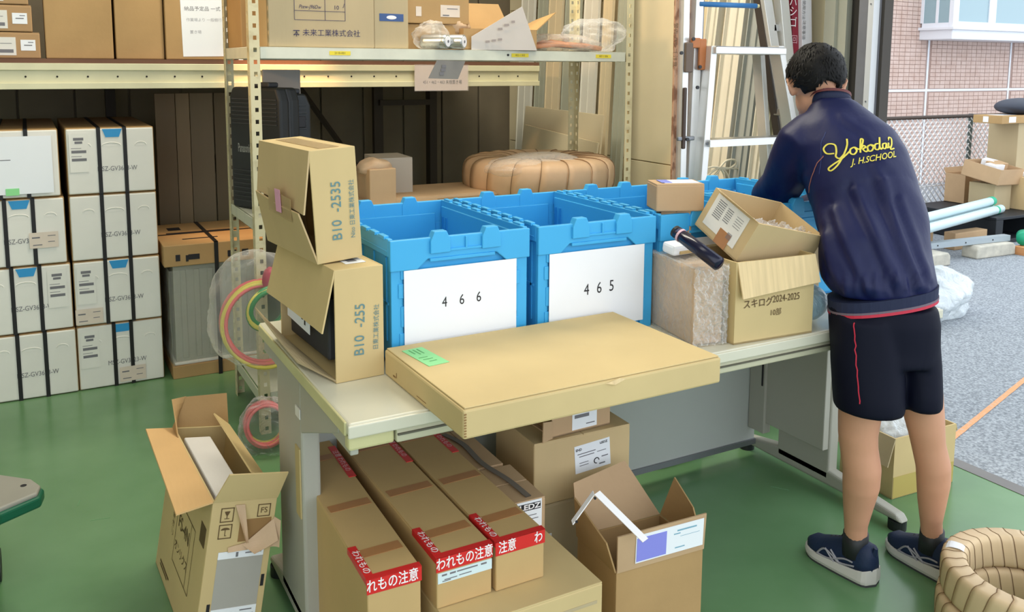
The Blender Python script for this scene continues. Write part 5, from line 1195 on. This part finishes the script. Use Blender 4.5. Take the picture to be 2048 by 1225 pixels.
# ---- body: one continuous skin surface
b = G()
mid = lambda p, q, k: p+(q-p)*k
b.tube([hip, mid(hip, neck, .35), mid(hip, neck, .75), mid(hip, neck, .93)], [.078, .09, .10, .06], 20, sx=1.1)
b.tube([mid(hip, neck, .85), neck, mid(neck, head, .8)], [.07, .056, .05], 18)
back = (anL-knL).normalized()
for (h_, k_, a_, s_) in ((hL, knL, anL, 1), (hR, knR, anR, 1.03)):
    fw_ = Vector((0, 1, 0)); cb = -fw_
    P = [h_+Vector((0, 0, .02)), mid(h_, k_, .5), mid(h_, k_, .85), k_, mid(k_, a_, .12)+cb*.004, mid(k_, a_, .30)+cb*.016, mid(k_, a_, .45)+cb*.014, mid(k_, a_, .65)+cb*.006, mid(k_, a_, .85), a_, a_-Vector((0, 0, .03))]
    Rr = [.062, .060, .055, .052, .050, .0505, .0495, .041, .032, .031, .033] if s_ == 1 else [.062, .056, .050, .046, .043, .044, .043, .037, .029, .0285, .030]
    b.tube(P, [x*s_ for x in Rr], 24)
    b.tube([a_-Vector((0, 0, .02)), a_+Vector((0, .012, -.055)), a_+Vector((0, .035, -.078))], [.028, .025, .018], 16)
for (s_, e_, h_) in ((shL, elL, haL), (shR, elR, haR)):
    b.tube([s_, mid(s_, e_, .5), e_, mid(e_, h_, .35), mid(e_, h_, .8), h_], [.05, .044, .038, .036, .026, .024], 18)
    # palm and five fingers
    d_ = (h_-e_).normalized(); d_ = (d_+Vector((0, 0, -.45))).normalized(); sd = d_.cross(UP).normalized(); nn = sd.cross(d_)
    pc = h_+d_*.045
    Mx = Matrix((sd, nn, d_)).transposed()
    b.ell(h_+d_*.04, (.038, .016, .048), 18, 12, Mx)
    for i, (o_, L1) in enumerate(((-.030, .062), (-.010, .074), (.010, .07), (.028, .055))):
        q0 = h_+d_*.07+sd*o_; q1 = q0+d_*L1*.45-nn*.004; q2 = q1+d_*L1*.35-nn*.018; q3 = q2+d_*L1*.18-nn*.016
        b.tube([h_+d_*.03+sd*o_*.8, q0, q1, q2, q3], [.010, .0095, .009, .0082, .006], 10)
    th_ = -1; q0 = h_+d_*.02+sd*.03*th_; b.tube([h_+d_*.015, q0+d_*.012, q0+sd*.02*th_+d_*.035-nn*.008, q0+sd*.022*th_+d_*.058-nn*.016], [.012, .0115, .010, .0075], 10)
# head
fh = Vector((.56, .76, -.48)).normalized(); rh = fh.cross(UP).normalized(); uh = rh.cross(fh)
HM = Matrix((rh, fh, uh)).transposed()
def hp(x, y, z): return head+rh*x+fh*y+uh*z
b.ell(hp(0, -.008, .018), (.072, .092, .088), 28, 20, HM); b.ell(hp(0, .022, -.045), (.056, .064, .066), 24, 16, HM); b.ell(hp(0, .045, -.085), (.032, .030, .026), 16, 10, HM)
b.tube([hp(0, .088, .0), hp(0, .104, -.030), hp(0, .092, -.040)], [.008, .013, .010], 10)
b.ell(hp(0, .078, -.066), (.022, .012, .008), 14, 8, HM); b.ell(hp(0, .076, .020), (.05, .014, .010), 14, 8, HM)
for s_ in (-1, 1):
    b.ell(hp(.068*s_, -.002, -.018), (.010, .017, .030), 14, 12, HM)
    b.tube([hp(.070*s_, .010, .004), hp(.082*s_, -.006, .012), hp(.086*s_, -.018, .0), hp(.082*s_, -.018, -.022), hp(.072*s_, -.004, -.042)], [.0045, .005, .0055, .005, .006], 8)
me = remesh(b, .0052, 5, .5); body = link('body', me, SKIN, pe, smooth=True, ml=MI)
for s_ in (-1, 1):
    e_ = G().ell(hp(.030*s_, .082, .0), (.012, .009, .009), 14, 10, HM).build('eye', INKW, body, ml=I4, smooth=True); G().ell(hp(.030*s_, .0885, -.001), (.006, .004, .006), 12, 8, HM).build('iris', INK, pe, ml=MI, smooth=True)
    G().tube([hp(.015*s_, .088, .020), hp(.032*s_, .086, .026), hp(.048*s_, .076, .020)], .003, 6).build('eyebrow', HAIR, pe, ml=MI)
# hair cap with tufts
def inhair(x, y, z):    # local head coords: keeps face, ears and nape free
    if y > .035 and z < .045: return False
    if z < -.050+.012*math.sin(x*60): return False
    if abs(x) > .050 and z < .006 and -.040 < y < .03: return False
    if z < -.02 and y > .0: return False
    return True
hg = G(); cx_, cy_, cz_ = 0, -.012, .020
rg = random.Random(3)
hb = G().ell((0, 0, 0), (1, 1, 1), 40, 28)
vs = []
for v in hb.v:
    q = Vector(v); nz = noise.fractal(q*3.2, .7, 2, 4)
    k = 1+.045*nz; x, y, z = q.x*.086*k, q.y*.102*k+cy_, q.z*.092*k+cz_
    vs.append((x, y, z))
fs_ = [f for f in hb.f if all(inhair(*vs[i]) for i in f)]
hg.add([hp(*v) for v in vs], fs_)
cap = hg.build('hair', HAIR, pe, 'short black hair', ml=MI, smooth=True); sm = cap.modifiers.new('s', 'SOLIDIFY'); sm.thickness = .012; sm.offset = -1
hg = G(); n_ = 0
for i in range(2600):
    t_ = rg.random()*2*PI; c_ = rg.uniform(-.72, 1); s__ = math.sqrt(1-c_*c_)
    q = Vector((s__*math.cos(t_), s__*math.sin(t_), c_)); x, y, z = q.x*.086, q.y*.102+cy_, q.z*.092+cz_
    if not inhair(x, y, z-.006): continue
    nrm = Vector((q.x/.086, q.y/.102, q.z/.092)).normalized(); crown = Vector((x, y+.02, 0)); down = Vector((x*2, (y+.03)*1.4, -.06-abs(z)*.6)); tan = (down-nrm*down.dot(nrm)).normalized()
    tan = (tan+Vector((rg.uniform(-.3, .3), rg.uniform(-.3, .3), rg.uniform(-.2, .2)))).normalized()
    L_2 = rg.uniform(.014, .024); p0_ = Vector((x, y, z))-nrm*.003; p1_ = p0_+tan*L_2*.5+nrm*rg.uniform(.0015, .003); p2_ = p0_+tan*L_2+nrm*rg.uniform(-.002, .0025); w2 = tan.cross(nrm)*rg.uniform(.0018, .0034)
    hg.add([hp(*(p0_-w2)), hp(*(p0_+w2)), hp(*(p1_+w2*.7)), hp(*(p1_-w2*.7)), hp(*p2_)], [(0, 1, 2, 3), (3, 2, 4)])
hg.build('hair_tufts', HAIR, pe, 'short black hair tufts', ml=MI, smooth=True, stuff=True)

# ---- jacket: torso and raglan sleeves in one surface
j = G()
def tr(u, v, dep, a, bb, tilt=0, f=ft, r=rt_): return ring(at(u, v, dep), a, bb, f, r, tilt)
j.rings([tr(1763, 590, 2.355, .133, .090), tr(1757, 560, 2.36, .150, .100), tr(1753, 520, 2.38, .150, .106), tr(1745, 470, 2.41, .144, .112, .1), tr(1731, 410, 2.475, .152, .122, .2), tr(1716, 355, 2.505, .155, .118, .3), tr(1700, 305, 2.53, .156, .108, .4), tr(1688, 268, 2.55, .140, .090, .5), tr(1672, 232, 2.575, .092, .070, .55), tr(1664, 212, 2.585, .066, .062, .55)])
for (s_, e_, h_, kk) in ((shL, elL, haL, 1), (shR, elR, haR, 1)):
    inn = mid(s_, neck, .45)
    j.tube([inn, s_, mid(s_, e_, .35), mid(s_, e_, .75), e_, mid(e_, h_, .3), mid(e_, h_, .62), mid(e_, h_, .8)], [.060, .076, .072, .066, .063, .056, .046, .036], 24)
jm = remesh(j, .0075, 10, .5)
ax = (neck-hip).normalized()
# folds: ridges along measured lines of the cloth
def px(P):
    q = P-CAMP; z = q.dot(FW); return F*q.dot(RT)/z+CX, F*q.dot(DN)/z+CY
FOLD = [([(1752, 330), (1782, 420), (1822, 520), (1840, 572)], .012, 11), ([(1712, 380), (1752, 470), (1790, 560)], .011, 12), ([(1668, 420), (1700, 500), (1736, 580)], .010, 11), ([(1800, 400), (1838, 480), (1858, 560)], .008, 8),
        ([(1650, 470), (1664, 540), (1690, 592)], .008, 9), ([(1684, 232), (1728, 262), (1772, 330)], .007, 9), ([(1612, 350), (1580, 380), (1550, 396)], .007, 6)]
for i_ in range(9): FOLD.append(([(1690+20*i_, 556-i_), (1692+20*i_, 592-2*i_)], .006, 4.5))
def segd(p, a, b):
    ax_, ay_ = b[0]-a[0], b[1]-a[1]; L_ = ax_*ax_+ay_*ay_; t_ = max(0, min(1, ((p[0]-a[0])*ax_+(p[1]-a[1])*ay_)/L_)); dx, dy = p[0]-a[0]-ax_*t_, p[1]-a[1]-ay_*t_
    return math.copysign(math.hypot(dx, dy), ax_*dy-ay_*dx)
def foldamt(p):
    s_ = 0
    for pts_, A, w_ in FOLD:
        d_ = min((segd(p, pts_[i], pts_[i+1]) for i in range(len(pts_)-1)), key=abs)
        if abs(d_) < w_*3.5: s_ += A*(math.exp(-(d_/w_)**2)-.7*math.exp(-((d_-w_*1.5)/(w_*.8))**2))
    return s_
for v in jm.vertices:
    p = Vector(v.co); d_ = (p-hip); h_ = d_.dot(ax); side = d_.dot(rt_)
    q = Vector((side*6+h_*5, d_.dot(ft)*4, h_*2.2)); n1 = noise.noise(q); n2 = noise.noise(Vector((side*14+h_*6, d_.dot(ft)*10, h_*3.5+5)))
    low = max(0, 1-h_/.16); gath = math.sin(side*95+2*n1)*.004*low
    dg = math.sin((side*1.0-h_*.55)*20+2.4*n1)*.014*max(0, 1-abs(h_-.20)/.22); amt = .008*n1+.004*n2+gath+dg*.25+.75*foldamt(px(p))
    if h_ > .36: amt *= .5
    foot = hip+ax*h_; rad = (p-foot); rad = (rad-ax*rad.dot(ax)); arm = abs(side) > .175 or rad.length > .2
    v.co = p+(Vector(v.normal) if arm else rad.normalized())*amt
bms = bmesh.new(); bms.from_mesh(jm)
for _ in range(2): bmesh.ops.smooth_vert(bms, verts=bms.verts, factor=.5, use_axis_x=True, use_axis_y=True, use_axis_z=True)
bms.to_mesh(jm); bms.free()
jk = link('jacket', jm, NAVY, pe, 'navy zip tracksuit top', smooth=True, ml=MI)
bm = bmesh.new(); bm.from_mesh(jm); bvj = BVHTree.FromBMesh(bm)
# collar, hem band with red stripe
cr = [tr(1664, 214, 2.585, .060, .057, .5), tr(1661, 200, 2.592, .056, .054, .5), tr(1659, 192, 2.597, .054, .052, .5)]
o = G().rings(cr, cap=False).build('collar', NAVYB, jk, 'navy stand-up collar', smooth=True); s2 = o.modifiers.new('s', 'SOLIDIFY'); s2.thickness = .008
o = G().rings([tr(1657+2, 199, 2.590, .059, .057, .5), tr(1659+1, 194, 2.592, .059, .057, .5)], cap=False).build('collar_edge', mat('rust_lining', (104, 50, 50), .6), jk, 'rust edge lining', smooth=True)
def band(v0, v1, a0, a1, m, nm, lb, dv=0):
    # hem slopes: right side higher (nearer desk) in the photograph
    rr = []
    for (v, a) in ((v0, a0), ((v0+v1)/2, (a0+a1)/2), (v1, a1)):
        R_ = ring(at(1764, v, 2.355), a-.010, a*.66, n=40)
        R_ = [p+UP*((p-at(1764, v, 2.355)).dot(rt_)*.20) for p in R_]; rr.append(R_)
    return G().rings(rr, cap=True).build(nm, m, jk, lb, smooth=False)
band(582, 606, .148, .146, NAVYB, 'waistband', 'ribbed navy waistband'); band(606, 612, .1475, .1475, mat('stripe_red', (196, 40, 66), .5), 'hem_stripe', 'red hem stripe'); band(602, 606, .1482, .1482, mat('stripe_grey', (110, 96, 110), .6), 'hem_stripe_grey', 'thin grey hem stripe')
# ---- shorts
s = G()
s.rings([ring(at(1765, 606, 2.352), .135, .088), ring(at(1767, 640, 2.352), .140, .090), ring(at(1768, 690, 2.358), .138, .088), ring(at(1768, 720, 2.358), .128, .088)])
s.rings([ring(at(1731, 630, 2.348), .084, .086), ring(at(1733, 720, 2.348), .090, .088), ring(at(1736, 790, 2.348), .088, .092), ring(at(1737, 818, 2.348), .087, .088)])
s.rings([ring(at(1830, 630, 2.372), .050, .086), ring(at(1836, 720, 2.372), .0535, .086), ring(at(1838, 780, 2.372), .054, .090), ring(at(1838.5, 806, 2.372), .0535, .086)])
smh = remesh(s, .006, 18, .5)
for v in smh.vertices:
    p = Vector(v.co); v.co = p+Vector(v.normal)*(.006*noise.noise(Vector((p.x*9, p.y*9, p.z*2.5))))
shs = link('shorts', smh, NAVYS, pe, 'navy sports shorts', smooth=True, ml=MI)
bm2 = bmesh.new(); bm2.from_mesh(smh); bvs = BVHTree.FromBMesh(bm2)
def ribbon(bv, pts, wd, off, m, nm, parent, lb=None):
    g = G(); rows = []
    for i, p in enumerate(pts):
        loc_, nr_, _, _ = bv.find_nearest(p); rows.append((loc_, nr_))
    for i, (p, n) in enumerate(rows):
        a = rows[max(0, i-1)][0]; b_ = rows[min(len(rows)-1, i+1)][0]; t_ = (b_-a).normalized(); x = t_.cross(n).normalized()*wd/2; g.v += [tuple(p+n*off-x), tuple(p+n*off+x), tuple(p-x), tuple(p+x)]
        if i: k = 4*i; g.f += [(k-4, k-3, k+1, k), (k-4, k, k+2, k-2), (k-3, k-1, k+3, k+1)]
    return g.build(nm, m, parent, lb, ml=I4)
pts = loop([at(1690, 620, 2.22), at(1696, 680, 2.22), at(1702, 740, 2.22), at(1707, 800, 2.22), at(1709, 820, 2.22)])
ribbon(bvs, pts, .0028, .0015, mat('stripe_red', (196, 40, 66), .5), 'side_stripe', shs, 'thin red side stripe')
PIP = mat('piping_orange', (150, 96, 84), .6)
ribbon(bvj, loop([at(1632, 300, 2.40), at(1598, 330, 2.42), at(1575, 362, 2.45), at(1556, 396, 2.5)]), .0022, .0012, PIP, 'piping', jk)
ribbon(bvj, loop([at(1640, 228, 2.40), at(1625, 260, 2.40), at(1622, 300, 2.40), at(1620, 345, 2.42)]), .002, .0008, mat('seam_navy', (40, 52, 104), .6), 'seam', jk)
# ---- lettering on the back
GOLD = mat('gold_embroidery', (226, 210, 84), .5, var=.08, vscale=60)
def project(p):            # from the measured point towards the jacket surface along the body's facing direction
    hit = bvj.ray_cast(p-FW*.4, FW, 2.0)
    return (hit[0], hit[1]) if hit[0] else (None, None)
def stroke(g, pts, wd):
    P = loop([at(u, v, 2.45) for (u, v) in pts]); rows = []
    for p in P:
        h0, n0 = project(p)
        if h0 is None: continue
        rows.append((h0, n0))
    for i, (p, n) in enumerate(rows):
        a = rows[max(0, i-1)][0]; b_ = rows[min(len(rows)-1, i+1)][0]; t_ = (b_-a)
        if t_.length < 1e-6: t_ = Vector((1, 0, 0))
        t_.normalize(); k_ = .35+.65*abs(t_.z); x = t_.cross(n).normalized()*wd/2*(.6+.4*k_); off = .0022
        g.v += [tuple(p+n*off-x), tuple(p+n*off+x)]
        if i: q = len(g.v)-4; g.f.append((q, q+1, q+3, q+2))
ST = [([(1664, 308), (1652, 308), (1648, 298), (1656, 289), (1667, 291), (1668, 304), (1666, 314), (1672, 318), (1680, 310)], .005),
      ([(1690, 279), (1688, 292), (1680, 310), (1668, 330), (1656, 342), (1652, 338), (1660, 330), (1676, 318), (1692, 303)], .005),
      ([(1700, 296), (1693, 300), (1692, 308), (1698, 310), (1704, 303), (1701, 296), (1708, 300), (1713, 297)], .005),
      ([(1713, 297), (1720, 282), (1716, 280), (1712, 294), (1710, 307)], .005), ([(1710, 302), (1718, 293), (1722, 296), (1716, 300), (1721, 305), (1727, 300)], .005),
      ([(1732, 291), (1726, 295), (1726, 303), (1732, 303), (1736, 296), (1732, 291), (1740, 294)], .005),
      ([(1747, 289), (1740, 291), (1739, 300), (1745, 300), (1749, 291), (1753, 276), (1749, 290), (1749, 300), (1754, 297)], .005),
      ([(1763, 288), (1756, 290), (1755, 298), (1760, 298), (1764, 288), (1763, 297), (1768, 296)], .005),
      ([(1769, 287), (1767, 296), (1772, 295)], .005), ([(1770, 281), (1771, 282)], .005),
      ([(1771, 280), (1774, 276), (1778, 279), (1775, 290), (1770, 300), (1779, 298)], .005)]
g = G()
for pts_, wd in ST: stroke(g, pts_, wd)
o = g.build('lettering', GOLD, jk, 'gold script lettering on the back', ml=I4)
me = textmesh('J. H.SCHOOL', .012, .35).copy()
xs = [v.co.x for v in me.vertices]; x0_, x1_ = min(xs), max(xs)
bmt = bmesh.new(); bmt.from_mesh(me)
for v in bmt.verts:
    k = (v.co.x-x0_)/(x1_-x0_); u = 1688+(1779-1688)*k; vv = (327-17*k)-v.co.y*17.0
    h0, n0 = project(at(u, vv, 2.45))
    v.co = (h0+n0*.0024) if h0 else v.co
bmt.to_mesh(me); bmt.free()
link('lettering', me, GOLD, jk, 'gold block lettering under the script', ml=I4)
# ---- socks and shoes
SHOE = mat('navy_shoe_mesh', (18, 36, 66), .6, var=.1, vscale=10, bump=.4, bscale=140); SOLE = mat('pale_sole', (196, 192, 184), .6, var=.04); SOLED = mat('dark_outsole', (60, 60, 62), .7); SGREY = mat('shoe_stripe', (150, 148, 154), .5)
def shoe(heel, toe, an, lb):
    # heel, toe on the floor
    t = bpy.data.objects.new('shoe', None); COL.objects.link(t); t.parent = pe; t['label'] = lb
    d_ = (toe-heel); L_ = d_.length; ang = math.atan2(d_.y, d_.x)
    t.matrix_local = MI @ Matrix.Translation(heel) @ Matrix.Rotation(ang, 4, 'Z')
    def outline(k, z, grow=0):   # k 0..1 along the length -> half widths
        w_ = .0335+.011*math.sin(min(1, k*1.15)*PI*.62) if k > .0 else .028
        w_ *= math.sqrt(max(0, 1-max(0, (k-.72)/.28)**2.2))*math.sqrt(max(0, 1-max(0, (.12-k)/.12)**2)) if 0 < k < 1 else .0
        return w_+grow
    def solid(z0f, z1f, grow, n=22):
        rg_ = []
        for z_f in (z0f, z1f):
            top = [(L_*k, outline(k, 0, 0)+(grow if 0 < k < 1 else 0), z_f(k)) for k in [i/n for i in range(n+1)]]; bot = [(x, -y, z) for (x, y, z) in reversed(top[1:-1])]
            rg_.append([Vector(p) for p in top+bot])
        return rg_
    flare = lambda z: z
    G().rings(solid(lambda k: .0+.012*max(0, (k-.8)/.2)**2, lambda k: .006+.012*max(0, (k-.8)/.2)**2, .002)).build('outsole', SOLED, t, bev=0)
    mz1 = lambda k: .044-.018*k+.014*max(0, (k-.82)/.18)**2+.008*max(0, (.15-k)/.15)
    r0 = solid(lambda k: .006+.012*max(0, (k-.8)/.2)**2, mz1, .004); r1 = solid(lambda k: .016+.012*max(0, (k-.8)/.2)**2, mz1, .007)
    G().rings([r0[0], r1[0], r0[1]]).build('midsole', SOLE, t, bev=.002)
    rs = []; N_ = 16
    for i in range(15):
        k = .02+.96*i/14; x = L_*k; w_ = outline(k, 0); hgt = .030+ (.072 if k < .32 else max(.016, .072-(k-.32)*.105)); base_ = mz1(k)-.004
        if i in (0, 14): w_ *= .8; hgt *= .72
        ring_ = []
        for q in range(N_+1):
            a = PI*q/N_; ring_.append(Vector((x, w_*math.copysign(abs(math.cos(a))**.7, math.cos(a)), base_+(hgt-base_+.012)*abs(math.sin(a))**.75)))
        rs.append(ring_)
    G().rings(rs).build('upper', SHOE, t, smooth=True)
    for sg in (1, -1):
        def sp(k, z): return Vector((L_*k, (outline(k, 0)+.002)*sg, z))
        g = G()
        for pl_ in ([sp(.72, .032), sp(.62, .058), sp(.50, .052), sp(.40, .040), sp(.20, .050)], [sp(.72, .034), sp(.55, .036), sp(.34, .058), sp(.22, .060)], [sp(.60, .062), sp(.50, .040), sp(.46, .034)], [sp(.52, .066), sp(.42, .044), sp(.38, .036)]):
            P = loop(pl_); g.tube(P, .0028, 5)
        g.build('side_stripes', SGREY, t)
    g = G()
    for i in range(5):
        k = .40+.06*i; z = .030+max(.016, .072-(k-.32)*.105)+.011; g.tube([(L_*k, -.018, z-.006), (L_*k+.004, 0, z), (L_*k, .018, z-.006)], .0028, 6)
    g.tube(loop([(L_*.40, 0, .112), (L_*.42, .018, .118), (L_*.44, .024, .110)]), .0022, 5); g.tube(loop([(L_*.40, 0, .112), (L_*.44, -.016, .118), (L_*.46, -.020, .108)]), .0022, 5)
    g.build('laces', BLACKP, t)
    G().tube([(L_*.06, 0, .085), (L_*.03, 0, .112)], [.010, .006], 8).build('heel_tab', SHOE, t)
    return t
shoe(Vector((2.008, 1.525, .0)), Vector((1.995, 1.758, .0)), anL, 'navy running shoe on the left foot, fully visible')
shoe(Vector((2.215, 1.400, .0)), Vector((2.225, 1.655, .0)), anR, 'navy running shoe on the right foot, behind the wrapped coil')
for a_ in (anL, anR):
    G().tube([a_+Vector((0, 0, -.045)), a_+Vector((0, 0, -.01)), a_+Vector((0, 0, .022))], [.037, .0355, .0345] if a_ is anL else [.035, .0335, .0325], 20).build('sock', BLACKP, pe, 'short black sock', ml=MI, smooth=True)
